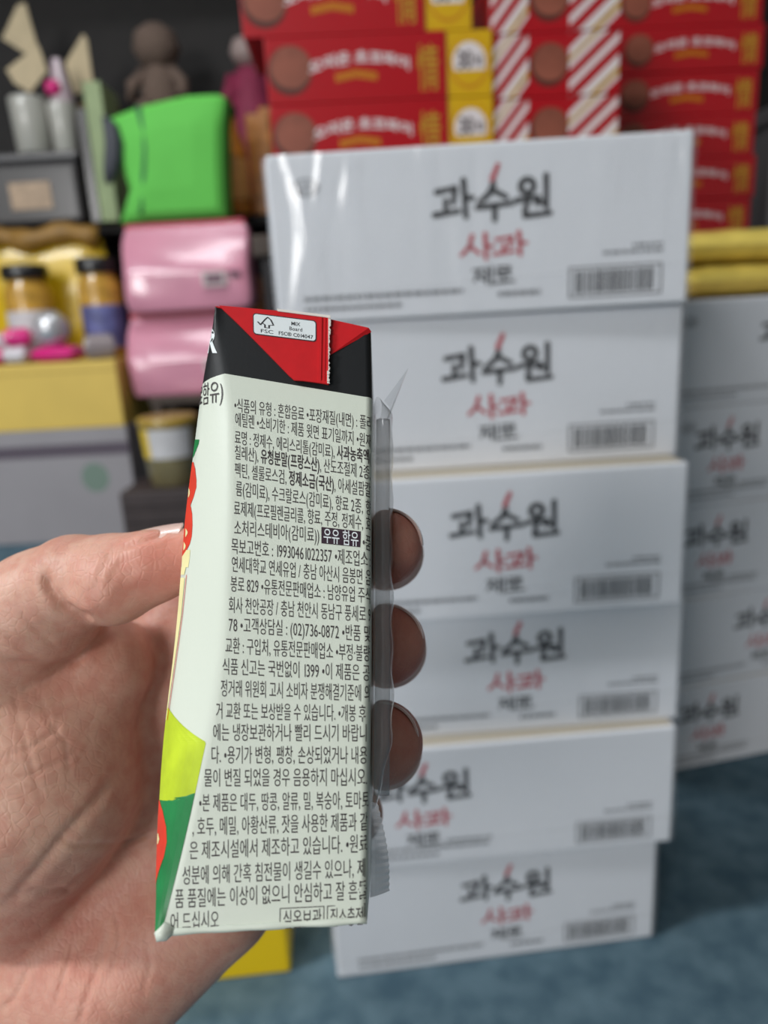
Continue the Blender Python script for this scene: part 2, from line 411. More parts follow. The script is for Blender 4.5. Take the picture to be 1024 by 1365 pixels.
# gentle pillow of the panel, dented top rim and folded bottom edge
off = len(cb.v); cb.add(flat, [], 0)
for mi, fs in fm.items():
    for q in fs: cb.f.append([off + i for i in q]); cb.m.append(mi); cb.sm.append(True)
top = R_[0]; bot = R_[-1]
def cap(ring, mi, dv):
    o = len(cb.v); n = len(ring); c = sum(ring) / n + dv
    cb.v.extend([tuple(p) for p in ring]); cb.v.append(tuple(c))
    for k in range(n): cb.f.append([o + k, o + (k + 1) % n, o + n]); cb.m.append(mi); cb.sm.append(False)
cap(top, 2, np.array([0, -.0004, 0])); cap(bot, 0, np.array([0, .0006, 0]))
# rolled fold along the bottom edge of the side panel
lo = []
for s in np.linspace(0, 1, 24):
    px = 214 + (489 - 214) * s; py = 1243 + (1227 - 1243) * s
    lo.append(FP(px, py) + NF * (-0.0002 + 0.00012 * math.sin(s * 17)))
cb.tube(lo, [0.0006 + 0.00007 * math.sin(i * 1.1) for i in range(24)], 8, 0)
cb.tube([FP(211, 1238), FP(214, 1242), FP(222, 1242), FP(232, 1240)], [.0009, .0016, .0014, .0006], 8, 0)

INK = 0.00005
def put_side(polys, A, B_, h, mi, lift=INK, flipx=False):
    """polys in 0..1 along the line A->B (photo positions of the baseline), height scale h in px"""
    for V, Fc in polys:
        vv = []
        for u, v in V:
            x = A[0] + (B_[0] - A[0]) * u; yb = A[1] + (B_[1] - A[1]) * u
            vv.append(side_pt(x, yb - v * h, lift))
        cb.add(vv, Fc, mi)
LINES = [  # text, left x, centre y at the left, centre y at the right edge, right x, glyph height, bold span
    ('•식품의 유형 : 혼합음료 •포장재질(내면) : 폴리', 312, 539.5, 564, 497, 18.5, None),
    ('에틸렌 •소비기한 : 제품 윗면 표기일까지 •원재', 313, 558.5, 588, 496, 18.5, None),
    ('료명 : 정제수, 에리스리톨(감미료), 사과농축액(', 312.5, 582.5, 609, 496, 18.5, '사과농축액'),
    ('칠레산), 유청분말(프랑스산), 산도조절제 2종,', 312.5, 602.5, 630, 495, 19, '유청분말(프랑스산)'),
    ('펙틴, 셀룰로스검, 정제소금(국산), 아세설팜칼', 312.5, 626, 653, 495, 19.5, '정제소금(국산)'),
    ('륨(감미료), 수크랄로스(감미료), 향료 2종, 향', 314, 650.8, 677, 496, 20, None),
    ('료제제(프로필렌글리콜, 향료, 주정, 정제수, 효', 311.5, 677, 698, 496, 20, None),
    ('소처리스테비아(감미료))', 311.7, 703, 713.5, 426, 20.5, None),
    ('•품', 483, 722, 724, 496, 20.5, None),
    ('목보고번호 : 19930461022357 •제조업소 :', 308, 727.5, 746, 496, 21, None),
    ('연세대학교 연세유업 / 충남 아산시 음봉면 음', 308.5, 751.7, 770, 496, 21, None),
    ('봉로 829 •유통전문판매업소 : 남양유업 주식', 307, 778, 794, 496, 21, None),
    ('회사 천안공장 / 충남 천안시 동남구 풍세로 9', 304.5, 806, 819, 496, 21.5, None),
    ('78 •고객상담실 : (02)736-0872 •반품 및', 304.5, 832, 845, 495, 21.5, None),
    ('교환 : 구입처, 유통전문판매업소 •부정·불량', 300, 860, 871, 494, 22, None),
    ('식품 신고는 국번없이 1399 •이 제품은 공', 296, 888, 897, 494, 22, None),
    ('정거래 위원회 고시 소비자 분쟁해결기준에 의', 294, 917, 924, 495, 22.5, None),
    ('거 교환 또는 보상받을 수 있습니다. •개봉 후', 287.5, 947, 951, 488, 22.5, None),
    ('에는 냉장보관하거나 빨리 드시기 바랍니', 283.5, 976, 977, 490, 23, None),
    ('다. •용기가 변형, 팽창, 손상되었거나 내용', 281, 1006, 1006.5, 490, 23.5, None),
    ('물이 변질 되었을 경우 음용하지 마십시오.', 271.6, 1036.6, 1035.5, 490, 24, None),
    ('•본 제품은 대두, 땅콩, 알류, 밀, 복숭아, 토마토', 265, 1070, 1066, 493, 24, None),
    (', 호두, 메밀, 아황산류, 잣을 사용한 제품과 같', 256, 1102, 1095, 491, 24.5, None),
    ('은 제조시설에서 제조하고 있습니다. •원료', 252, 1133.5, 1124, 491, 24.5, None),
    ('성분에 의해 간혹 침전물이 생길수 있으나, 제', 242.5, 1167, 1156.5, 488, 25, None),
    ('품 품질에는 이상이 없으니 안심하고 잘 흔들', 232.7, 1198, 1186, 490, 25.5, None),
    ('어 드십시오', 226.5, 1229, 1225.5, 292.5, 25, None)]
def put_line(s, xl, yl, yr, xr, h, bold=None, mi=3, base_bold=0.0, lift=INK):
    bs = set()
    if bold:
        i = s.index(bold); bs = set(range(i, i + len(bold)))
    polys, w = text_polys(s, base_bold, 3, bs)
    sv = h / 0.90
    put_side([(np.stack([V[:, 0] / w, (V[:, 1] - 0.375)], 1), Fc) for V, Fc in polys], (xl, yl), (xr, yr), sv, mi, lift)
for L in LINES: put_line(*L)
def quad_side(pts, mi, lift): cb.add([side_pt(x, y, lift) for x, y in pts], [[0, 3, 2, 1]], mi)
quad_side([(428.5, 702.4), (481.2, 708.5), (480.4, 729.6), (428.5, 724.3)], 4, INK)
put_line('우유 함유', 431, 713.5, 719, 478.5, 19.5, None, 5, 0.006, INK * 2)
def frame_side(p, wpx):
    c = np.mean(p, 0)
    inner = [np.array(q) + np.sign(c - np.array(q)) * wpx for q in p]
    for k in range(4): quad_side([p[k], p[(k + 1) % 4], tuple(inner[(k + 1) % 4]), tuple(inner[k])], 3, INK)
frame_side([(373, 1210.5), (432.5, 1207.5), (432, 1234), (372.5, 1237)], 1.1); frame_side([(436, 1207.3), (487, 1204.5), (486.5, 1231), (435.5, 1233.8)], 1.1)
put_line('실온보관', 377, 1226, 1223.3, 429, 25); put_line('질소충전', 440, 1223.3, 1220.5, 485, 25)

# artwork of the facet: spans between two curves, row by row
def band(y0, y1, fl, fr, mi, lift=INK, n=40):
    """fl/fr give the left and right photo x at a row; clipped to the facet"""
    prev = None
    for i in range(n + 1):
        y = y0 + (y1 - y0) * i / n; fx, lx = sm(Fk, y), sm(Lk, y)
        a = min(max(fl(y), fx), lx); c = min(max(fr(y), fx), lx); w = max(lx - fx, .5)
        cur = [facet_pt(y, (a + (c - a) * s - fx) / w, lift + 0.0008 * 4 * ((a + (c - a) * s - fx) / w) * (1 - (a + (c - a) * s - fx) / w)) for s in np.linspace(0, 1, 7)]
        if prev is not None:
            for k in range(6): cb.add([prev[k], prev[k + 1], cur[k + 1], cur[k]], [[0, 3, 2, 1]], mi)
        prev = cur
def curve(*tab): return lambda y: ip(tab, y)
band(586, 610, lambda y: 0, curve((586, 269), (592, 268), (603, 262), (610, 258)), 7)
band(616, 676, lambda y: 0, curve((616, 259), (625, 263), (640, 266), (650, 266), (662, 262), (672, 257), (676, 256)), 8)
band(675, 742, lambda y: 0, curve((675, 257), (685, 260), (700, 261), (715, 260), (725, 257), (735, 250), (742, 243)), 8)
band(733, 756, curve((733, 251), (742, 243), (756, 243)), curve((733, 258), (745, 257), (756, 255)), 9)
band(756, 766, lambda y: 0, curve((756, 251), (766, 248)), 9)
band(770, 960, lambda y: 0, curve((770, 249), (820, 244), (860, 238), (960, 222)), 9)
band(766, 960, curve((766, 252), (820, 246), (960, 224.5)), curve((766, 252.8), (820, 246.8), (960, 225.3)), 8, INK * 2)
band(941, 1066, lambda y: 0, curve((941, 223), (989, 275), (1000, 280), (1066, 280)), 6)
band(1057, 1244, curve((1057, 262), (1063, 232), (1066, 205)), lambda y: 400, 7, INK * 2)
band(1066, 1178, lambda y: 0, curve((1066, 214), (1080, 222), (1100, 228), (1120, 229), (1140, 225), (1160, 217), (1178, 210)), 8, INK * 3)
band(1110, 1124, curve((1110, 212), (1124, 212)), curve((1110, 214), (1117, 217), (1124, 214)), 9, INK * 4)
# highlights drawn on the red fruit
for (x0, y0, x1, y1) in ((252, 650, 255, 664), (249, 704, 253, 716), (246, 722, 250, 734)):
    band(y0, y1, lambda y: x0, lambda y, a=x0, c=x1, p=y0, q=y1: a + (c - a) * math.sin(math.pi * (y - p) / (q - p)), 9, INK * 2, 8)
def put_facet(polys, fx, mi, lift=INK * 2):
    for V, Fc in polys:
        vv = []
        for x, y in V:
            px, py = fx(x, y); a, c = sm(Fk, py), sm(Lk, py); s = (px - a) / max(c - a, .5)
            s_ = min(max(s, -0.02), 1)
            vv.append(facet_pt(py, s_, lift + 0.0008 * 4 * max(s_, 0) * (1 - s_)))
        cb.add(vv, Fc, mi)
# the last letter of a word and the end of a bracketed line run round from the front panel
tp, tw = text_polys('R', 0.03, 6)
put_facet(tp, lambda x, y: (276.5 + 15.5 * x / 0.62 - y * -3, 470 - 44 * y), 5)
tp, tw = text_polys('료함유)', 0.0)
put_facet(tp, lambda x, y: (261 + 39 * x / tw, 541 - (x / tw) * 8 - 32 * y), 3)

# object origin at the middle of the carton's foot
def build_cam(mb, name, mats, origin, parent=None, parent_origin=None):
    """geometry given in camera metres becomes a world mesh whose origin is a point of its own"""
    W = cam2w_arr(np.array(mb.v)); mb.v = [tuple(p) for p in (W - origin)]
    loc = origin if parent is None else origin - parent_origin
    return mb.build(name, mats, parent, loc=tuple(loc))
foot = cam2w_arr(np.mean(np.array(bot), 0)[None])[0]
carton = build_cam(cb, 'juice_carton', CM, foot)
tag(carton, 'small white drink carton with red folded top and black band held up in the hand', 'carton')

# ear flap folded down over the panel: two paper layers with a raised seam and a torn edge
fl = MB()
def slab(mb, pts, lift0, thick, mi):
    a = [side_pt(x, y, lift0) for x, y in pts]; c = [side_pt(x, y, lift0 + thick) for x, y in pts]; n = len(pts)
    mb.add(c, [list(range(n))[::-1]], mi); mb.add(a + c, [[k, (k + 1) % n, n + (k + 1) % n, n + k] for k in range(n)], mi)
slab(fl, [(293, 409.5), (370, 417.5), (441, 426.5), (490, 438), (493.5, 442), (440, 474), (437, 500), (395, 498)], .00002, .00025, 0)
slab(fl, [(293.5, 410), (370, 417), (441, 426), (440, 470), (438.5, 514.5), (427, 512.5), (404, 509.5), (393, 509), (386, 503), (345, 461), (318, 434), (297, 414)], .0004, .0005, 0)
slab(fl, [(426.5, 426), (430, 426.5), (428.5, 513), (425, 512.5)], .0008, .00035, 0)      # raised seam
slab(fl, [(433, 426.5), (435, 426.8), (433.5, 513.6), (431.5, 513.3)], .0008, .00025, 0)
slab(fl, [(391, 505), (439, 511.5), (438.5, 515), (404, 510.3), (392.5, 509.6)], .0008, .0003, 0)
flap = build_cam(fl, 'folded_flap', [m_cred], foot, carton, foot)
flap['label'] = 'red folded ear flap of the carton'
tn = MB()
edge = []
r = random.Random(5)
for i in range(40):
    y = 426 + (514 - 426) * i / 39; edge.append((440.5 - (y - 426) * 0.02 + r.uniform(-.9, 1.6), y))
for i in range(39):
    (xa, ya), (xb, yb) = edge[i], edge[i + 1]
    slab(tn, [(438.2 - (1.5 if ya > 498 else 0), ya), (xa, ya), (xb, yb), (438.2 - (1.5 if ya > 498 else 0), yb)], .0008, .0003 + r.uniform(0, .0003), 0)
slab(tn, [(370, 415), (441, 424), (441, 427.2), (371, 418.2)], .0003, .0008, 0)
tnp = build_cam(tn, 'torn_edge', [m_torn], foot, carton, foot); tnp['label'] = 'torn white paper edge of the red flap'
# certification label printed on the flap
lb = MB(); LIFT = .00096
def lab_pt(u, v):
    a = np.array((338.0, 420.0)); b_ = np.array((422.5, 430.5)); c = np.array((422.5, 459.0)); d = np.array((338.5, 448.5))
    p = (a * (1 - u) + b_ * u) * (1 - v) + (d * (1 - u) + c * u) * v
    return p
def rrect(ins, rad=0.16, n=6):
    asp = 85.0 / 28.5; o = []
    for cx, cy, a0 in ((1 - ins / asp - rad / asp, ins + rad, -90), (1 - ins / asp - rad / asp, 1 - ins - rad, 0), (ins / asp + rad / asp, 1 - ins - rad, 90), (ins / asp + rad / asp, ins + rad, 180)):
        for k in range(n + 1):
            t = math.radians(a0 + 90 * k / n); o.append((cx + rad / asp * math.cos(t), cy + rad * math.sin(t)))
    return o
def lput(V, Fc, mi, dl=0): lb.add([side_pt(*lab_pt(u, v), LIFT + dl) for u, v in V], Fc, mi)
o1 = rrect(0); lput(o1, [list(range(len(o1)))[::-1]], 1)
o2 = rrect(0.045, .13); lput(o2, [list(range(len(o2)))[::-1]], 0, .00003)
def ltext(s, u0, u1, vb, h, bold=0.0, mi=1):
    tp, tw = text_polys(s, bold, 4)
    for V, Fc in tp: lput([(u0 + (u1 - u0) * x / tw, vb - h * y) for x, y in V], Fc, mi, .00006)
ltext('MIX', .60, .75, .36, .24, .012); ltext('Board', .57, .78, .60, .24, .008)
ltext('FSC', .395, .60, .86, .25, .012) if False else None
ltext('FSC® C014047', .40, .95, .88, .24, .014); ltext('FSC', .115, .325, .88, .24, .006)
for V, Fc in stroke_polys([[(.08, .40), (.12, .52), (.19, .26), (.235, .13), (.285, .24), (.325, .47), (.255, .50), (.255, .63), (.19, .63), (.19, .50), (.155, .44)]], .014):
    lput(V, Fc, 1, .00006)
lbo = build_cam(lb, 'certification_label', [m_white, m_ink], foot, carton, foot); lbo['label'] = 'white certification label on the red flap'

# straw in its clear sleeve glued to the right panel
EX = np.array([1.0, 0, 0])
def right_pt(py, bk, out_): 
    return FP(ip(Rk, py), py) + BACK * bk + EX * out_
m_sleeve = film_mat('straw_sleeve_film', clear=0.96, haze=0.10, rough=0.08, tint=(0.9, 0.9, 0.92, 1))
m_straw = film_mat('straw_plastic', clear=0.9, haze=0.28, rough=0.2, tint=(0.85, 0.83, 0.84, 1))
for n_ in m_straw.node_tree.nodes:
    if n_.type == 'BSDF_DIFFUSE': df_ = n_
tl_ = m_straw.node_tree.nodes.new('ShaderNodeBsdfTranslucent'); tl_.inputs[0].default_value = (0.85, 0.83, 0.84, 1)
lk_ = [l for l in m_straw.node_tree.links if l.from_node == df_][0]; m_straw.node_tree.links.new(tl_.outputs[0], lk_.to_socket)
sl = MB(); rings = []
for y in np.linspace(512, 1085, 40):
    g = 1 - 0.75 * max(0, (y - 990) / 95) - .6 * max(0, (524 - y) / 12)
    ht = max(.0021 * g, .0003) * (1 + .05 * math.sin(y * .09)); hw = .0062 * (1 + .04 * math.sin(y * .05))
    rings.append([right_pt(y, .0125 + hw * math.cos(a), .0003 + ht + ht * math.sin(a)) for a in np.linspace(0, 2 * math.pi, 17)[:-1]])
vv = [p for rg in rings for p in rg]
sl.add(vv, [[i * 16 + k, i * 16 + (k + 1) % 16, (i + 1) * 16 + (k + 1) % 16, (i + 1) * 16 + k] for i in range(39) for k in range(16)], 0, True)
# torn film at the top, standing off the carton, and the crimped end at the foot
topf = []
for i in range(9):
    s = i / 8; topf.append([right_pt(516 - 46 * s, .007 + .012 * w_ * (1 - s), .0004 + .0021 + s * .0055 + .0016 * math.sin(w_ * 3.0) * (1 - s)) for w_ in np.linspace(0, 1, 5)])
sl.add([p for rg in topf for p in rg], [[i * 5 + k, i * 5 + k + 1, (i + 1) * 5 + k + 1, (i + 1) * 5 + k] for i in range(8) for k in range(4)], 0, True)
sleeve = build_cam(sl, 'straw_sleeve', [m_sleeve], foot, carton, foot); sleeve['label'] = 'clear plastic straw sleeve'
cr = MB(); rg = []
for i in range(28):
    s = i / 27; y = 1072 + s * 132
    edge_out = .0010 + .0024 * math.sin(min(1, s * 1.2) * math.pi / 2)
    rg.append([right_pt(y + w_ * 14, .004 + .013 * w_, .0004 + edge_out * w_ ** .8 + (.0002 if i % 2 else 0) * w_) for w_ in np.linspace(0, 1, 7)])
cr.add([p for q in rg for p in q], [[i * 7 + k, i * 7 + k + 1, (i + 1) * 7 + k + 1, (i + 1) * 7 + k] for i in range(27) for k in range(6)], 0, False)
m_crimp = film_mat('crimped_film', clear=0.6, haze=0.55, rough=0.2, tint=(0.72, 0.74, 0.74, 1))
cro = build_cam(cr, 'crimped_end', [m_crimp], foot - 0, sleeve, foot); cro['label'] = 'serrated crimped end of the sleeve'
st = MB(); st.tube([right_pt(y, .0125, .0023) for y in np.linspace(530, 1070, 12)], .0016, 10)
build_cam(st, 'straw', [m_straw], foot, sleeve, foot)
# ------------------------------------------------------------------ the hand holding the carton
def hand_field():
    hstep = 0.0011
    lo_ = np.array([-0.205, -0.012, 0.135]); hi_ = np.array([0.032, 0.235, 0.262])
    n = np.ceil((hi_ - lo_) / hstep).astype(int) + 1
    ax = [lo_[i] + hstep * np.arange(n[i], dtype=np.float32) for i in range(3)]
    X = ax[0][:, None, None].astype(np.float32); Y = ax[1][None, :, None].astype(np.float32); Z = ax[2][None, None, :].astype(np.float32)
    def cap(a, ra, b_, rb):
        d = b_ - a; L2 = float(d @ d)
        t = np.clip(((X - a[0]) * d[0] + (Y - a[1]) * d[1] + (Z - a[2]) * d[2]) / L2, 0, 1).astype(np.float32)
        return np.sqrt((X - a[0] - t * d[0]) ** 2 + (Y - a[1] - t * d[1]) ** 2 + (Z - a[2] - t * d[2]) ** 2) - (ra + t * (rb - ra))
    def ball(c, r): return np.sqrt((X - c[0]) ** 2 + (Y - c[1]) ** 2 + (Z - c[2]) ** 2) - r
    def smin(a, b_, k):
        h = np.maximum(k - np.abs(a - b_), 0) / k
        return np.minimum(a, b_) - h * h * k * 0.25
    def smax(a, b_, k): return -smin(-a, -b_, k)
    def chain(pts, k=0.003):
        d = None
        for (p, r), (q, s) in zip(pts[:-1], pts[1:]):
            c = cap(PZ(*p), r / 1000, PZ(*q), s / 1000); d = c if d is None else smin(d, c, k)
        return d
    mm = 0.001
    # palm: the four metacarpals, heel and wrist
    palm = chain([((300, 750, .213), 12), ((190, 960, .211), 11.5), ((40, 1190, .207), 14)])
    for c in ([((352, 855, .214), 11.5), ((215, 1040, .213), 12), ((70, 1250, .209), 15)],
              [((392, 960, .214), 11), ((255, 1120, .212), 12), ((100, 1310, .208), 15)],
              [((415, 1065, .212), 11), ((300, 1200, .208), 13), ((130, 1345, .206), 16)]):
        palm = smin(palm, chain(c), 14 * mm)
    palm = smin(palm, chain([((285, 1205, .2), 11), ((160, 1310, .2), 15)]), 10 * mm)             # heel of the hand
    palm = smin(palm, chain([((90, 1280, .212), 21), ((-60, 1460, .216), 24), ((-230, 1640, .222), 28)]), 14 * mm)
    thenar = chain([((25, 1180, .2), 17), ((50, 1050, .1925), 24.5), ((-5, 930, .189), 19)], 8 * mm)
    thenar = smin(thenar, chain([((60, 1000, .193), 18), ((132, 888, .195), 14.0)]), 9 * mm)
    web = chain([((122, 905, .205), 9), ((285, 800, .217), 9)])
    palm = smin(palm, web, 6 * mm)
    body = smin(palm, thenar, 2.6 * mm)
    # thumb, nail side up
    thumb = chain([((-45, 905, .186), 16.2), ((52, 812, .181), 13.4), ((100, 775, .177), 11.3)], 5 * mm)
    tip = chain([((98, 778, .176), 10.6), ((150, 771, .173), 9.8), ((202, 756, .170), 7.8), ((250, 743, .170), 7.0)], 4 * mm)
    tip = smin(tip, ball(PZ(150, 784, .168), 8.2 * mm), 3.0 * mm)
    thumb = smin(thumb, tip, 2.2 * mm)
    body = smin(body, thumb, 1.2 * mm)
    # fingers, each rooted in the palm and bent round the back of the carton
    F_ = []
    F_.append(chain([((300, 750, .213), 11), ((462, 738, .223), 9.6), ((516, 738, .192), 8.9), ((512, 729, .1655), 8.7)], 3 * mm))
    F_.append(chain([((352, 855, .214), 11), ((470, 868, .224), 9.8), ((518, 866, .192), 9.2), ((514, 858, .1655), 9.1)], 3 * mm))
    F_.append(chain([((392, 960, .214), 10.5), ((472, 996, .222), 9.4), ((512, 1000, .190), 9.1), ((508, 990, .1625), 9.3)], 3 * mm))
    F_.append(chain([((415, 1065, .212), 10), ((462, 1085, .222), 8.4), ((470, 1085, .200), 7.6), ((455, 1075, .192), 7.2)], 3 * mm))
    fing = F_[0]
    for f in F_[1:]: fing = smin(fing, f, 0.8 * mm)
    body = smin(body, fing, 5 * mm)
    # flesh pressed flat against the carton
    def plane(p, nrm): nrm = nrm / np.linalg.norm(nrm); return (X - p[0]) * nrm[0] + (Y - p[1]) * nrm[1] + (Z - p[2]) * nrm[2]
    rt, rb = FP(494.5, 450), FP(489.5, 1225)
    nr = np.cross(rb - rt, BACK); nr *= np.sign(nr[0])
    ft, fbm = facet_pt(440, 0), facet_pt(1220, 0)
    nl = np.cross(fbm - ft, BACK); nl *= -np.sign(nl[0])
    box_ = np.maximum(plane(rt, nr), plane(facet_pt(738, 0), nl))
    box_ = np.maximum(box_, plane(FP(300, 800), NF)); box_ = np.maximum(box_, plane(FP(300, 800) + BACK * (CARD_D + .0006), BACK))
    # the straw sleeve takes its own room
    slv = np.maximum(np.maximum(plane(rt + EX * .0044, nr), plane(FP(490, 800) + BACK * .0192, BACK)), plane(FP(490, 800) + BACK * .0058, NF))
    slv = np.maximum(slv, -plane(rt - EX * .002, nr))
    body = smax(body, -(box_ - 0.0002), 1.6 * mm)
    body = smax(body, -(slv - 0.0001), 1.2 * mm)
    return body, lo_, hstep

def surface_nets(S, lo_, h):
    ins = S < 0
    nx, ny, nz = S.shape
    c = [ins[i:nx - 1 + i, j:ny - 1 + j, k:nz - 1 + k] for i in (0, 1) for j in (0, 1) for k in (0, 1)]
    cnt = sum(x.astype(np.int8) for x in c); act = (cnt > 0) & (cnt < 8)
    I = np.argwhere(act); idx = -np.ones(act.shape, np.int64); idx[act] = np.arange(len(I))
    acc = np.zeros((len(I), 3)); num = np.zeros(len(I))
    corners = [(i, j, k) for i in (0, 1) for j in (0, 1) for k in (0, 1)]
    for a in corners:
        for d in range(3):
            if a[d] == 1: continue
            b_ = list(a); b_[d] = 1
            va = S[I[:, 0] + a[0], I[:, 1] + a[1], I[:, 2] + a[2]]; vb = S[I[:, 0] + b_[0], I[:, 1] + b_[1], I[:, 2] + b_[2]]
            cr_ = (va < 0) != (vb < 0); t = np.where(cr_, va / np.where(cr_, va - vb, 1), 0)
            p = np.array(a, float)[None] + t[:, None] * (np.array(b_) - np.array(a))[None]
            acc[cr_] += p[cr_]; num[cr_] += 1
    V = (I + acc / num[:, None]) * h + lo_
    quads = []
    for d in range(3):
        e1, e2 = [(1, 2), (2, 0), (0, 1)][d]
        s0 = [slice(None)] * 3; s1 = [slice(None)] * 3; s0[d] = slice(0, -1); s1[d] = slice(1, None)
        A, B_ = ins[tuple(s0)], ins[tuple(s1)]
        E = np.argwhere(A != B_)
        E = E[(E[:, e1] > 0) & (E[:, e2] > 0) & (E[:, e1] < S.shape[e1] - 1) & (E[:, e2] < S.shape[e2] - 1)]
        q = []
        for o1, o2 in ((-1, -1), (0, -1), (0, 0), (-1, 0)):
            P = E.copy(); P[:, e1] += o1; P[:, e2] += o2; q.append(idx[P[:, 0], P[:, 1], P[:, 2]])
        q = np.stack(q, 1); flip = ~A[E[:, 0], E[:, 1], E[:, 2]]
        q[flip] = q[flip][:, ::-1]; quads.append(q)
    return V, np.concatenate(quads)

S_, lo_, hs = hand_field()
HV, HQ = surface_nets(S_, lo_, hs); del S_
def vnormals(V, Q):
    n = np.cross(V[Q[:, 2]] - V[Q[:, 0]], V[Q[:, 3]] - V[Q[:, 1]]); vn = np.zeros_like(V)
    for k in range(4): np.add.at(vn, Q[:, k], n)
    return vn / np.maximum(np.linalg.norm(vn, axis=1, keepdims=True), 1e-12)
def subdivide(V, Q):
    """one Catmull-Clark step"""
    nV = len(V); fp = V[Q].mean(1)
    E = np.concatenate([Q[:, [k, (k + 1) % 4]] for k in range(4)]); Es = np.sort(E, 1)
    key = Es[:, 0] * nV + Es[:, 1]; uk, inv = np.unique(key, return_inverse=True)
    fi = np.tile(np.arange(len(Q)), 4); nE = len(uk); u0, u1 = uk // nV, uk % nV
    es = np.zeros((nE, 3)); ec = np.zeros(nE); np.add.at(es, inv, fp[fi]); np.add.at(ec, inv, 1)
    mid = (V[u0] + V[u1]) / 2; ep = np.where((ec == 2)[:, None], (mid * 2 + es) / 4, mid)
    Fs = np.zeros((nV, 3)); Fn = np.zeros(nV)
    for k in range(4): np.add.at(Fs, Q[:, k], fp); np.add.at(Fn, Q[:, k], 1)
    Rs = np.zeros((nV, 3)); Rn = np.zeros(nV)
    np.add.at(Rs, u0, mid); np.add.at(Rs, u1, mid); np.add.at(Rn, u0, 1); np.add.at(Rn, u1, 1)
    n = np.maximum(Fn, 1)[:, None]
    NV = (Fs / n + 2 * Rs / np.maximum(Rn, 1)[:, None] + (n - 3) * V) / n
    ei = inv.reshape(4, -1)
    oe = nV; of = nV + nE
    NQ = []
    for k in range(4):
        NQ.append(np.stack([Q[:, k], oe + ei[k], of + np.arange(len(Q)), oe + ei[(k - 1) % 4]], 1))
    return np.concatenate([NV, ep, fp]), np.concatenate(NQ)
def relax(V, Q, it=2, f=0.5):
    for _ in range(it):
        s = np.zeros_like(V); c = np.zeros(len(V))
        for k in range(4):
            a, b_ = Q[:, k], Q[:, (k + 1) % 4]
            np.add.at(s, a, V[b_]); np.add.at(c, a, 1); np.add.at(s, b_, V[a]); np.add.at(c, b_, 1)
        V = V + f * (s / np.maximum(c, 1)[:, None] - V)
    return V
HV = relax(HV, HQ, 3)
HV, HQ = subdivide(HV, HQ)
# skin folds pressed into the palm side: (points, depth mm, width mm)
FOLDS = [
    ([(158, 731), (180, 724), (200, 719), (214, 714), (222, 706)], .5, .6),
    ([(56, 757), (66, 785), (84, 808), (104, 822), (127, 830)], 1.5, 1.1),
    ([(-5, 880), (40, 886), (72, 888), (103, 881), (122, 862)], .8, 1.0),
    ([(183, 985), (160, 1030), (130, 1066), (88, 1112), (50, 1160), (20, 1195), (-5, 1210)], .7, 1.3),
    ([(212, 1100), (190, 1115), (160, 1130), (120, 1165), (90, 1185), (45, 1188), (10, 1205)], .55, .9),
    ([(212, 1108), (175, 1122), (150, 1125), (100, 1126), (70, 1112)], .35, .7),
    ([(-5, 945), (30, 925), (40, 912)], .14, .7), ([(-5, 1010), (35, 1000), (75, 975), (80, 950)], .14, .7), ([(0, 1045), (50, 1030), (92, 1010), (110, 990)], .12, .7),
    ([(15, 905), (25, 960), (40, 1010), (60, 1080)], .12, .7), ([(50, 920), (65, 960), (88, 990), (95, 1050)], .14, .7), ([(88, 985), (105, 1010), (125, 985)], .1, .7),
    ([(145, 1240), (130, 1290), (112, 1340), (105, 1370)], .22, .8), ([(155, 1215), (160, 1255), (148, 1300)], .22, .7), ([(100, 1255), (85, 1300), (70, 1350)], .22, .7),
    ([(40, 1290), (20, 1330), (0, 1350)], .2, .8), ([(195, 1240), (200, 1290), (188, 1330)], .15, .7), ([(215, 1060), (180, 1085), (160, 1120)], .2, .6),
    ([(128, 735), (118, 765), (128, 800)], .15, 1.2), ([(150, 735), (135, 760), (125, 790)], .18, .8), ([(165, 745), (150, 765), (142, 785)], .12, .7),
    ([(20, 810), (50, 840), (80, 868)], .2, .7), ([(0, 840), (30, 865), (55, 880)], .2, .7)]
nrm = vnormals(HV, HQ)
facing = -(nrm * (HV / np.linalg.norm(HV, axis=1, keepdims=True))).sum(1)
pxy = np.stack([HV[:, 0] / HV[:, 2] * FPX + 512, HV[:, 1] / HV[:, 2] * FPX + 682.5], 1)
sel = np.where((facing > 0.05) & (pxy[:, 0] < 260))[0]
disp = np.zeros(len(sel)); P = pxy[sel]; mmpp = HV[sel, 2] / FPX * 1000
for pts, dep, wid in FOLDS:
    best = np.full(len(sel), 1e9); tt = np.zeros(len(sel)); tot = len(pts) - 1
    for i in range(tot):
        a, b_ = np.array(pts[i], float), np.array(pts[i + 1], float); d = b_ - a
        t = np.clip(((P - a) @ d) / (d @ d), 0, 1); ds = np.hypot(*(P - a - t[:, None] * d).T)
        up = ds < best; best[up] = ds[up]; tt[up] = (i + t[up]) / tot
    endf = np.clip(np.minimum(tt, 1 - tt) * 6, 0.15, 1)
    x = best * mmpp / wid
    disp += dep * endf * (np.exp(-x * x) - 0.22 * np.exp(-((x - 2.2) / 1.1) ** 2))
HV[sel] -= nrm[sel] * (disp / 1000)[:, None]
wrist = cam2w_arr(PZ(-230, 1640, .222)[None])[0]
W = cam2w_arr(HV)
me = bpy.data.meshes.new('person_hand')
me.vertices.add(len(W)); me.vertices.foreach_set('co', (W - wrist).astype(np.float32).ravel())
me.loops.add(len(HQ) * 4); me.loops.foreach_set('vertex_index', HQ[:, ::-1].astype(np.int32).ravel())
me.polygons.add(len(HQ)); me.polygons.foreach_set('loop_start', np.arange(0, len(HQ) * 4, 4, dtype=np.int32))
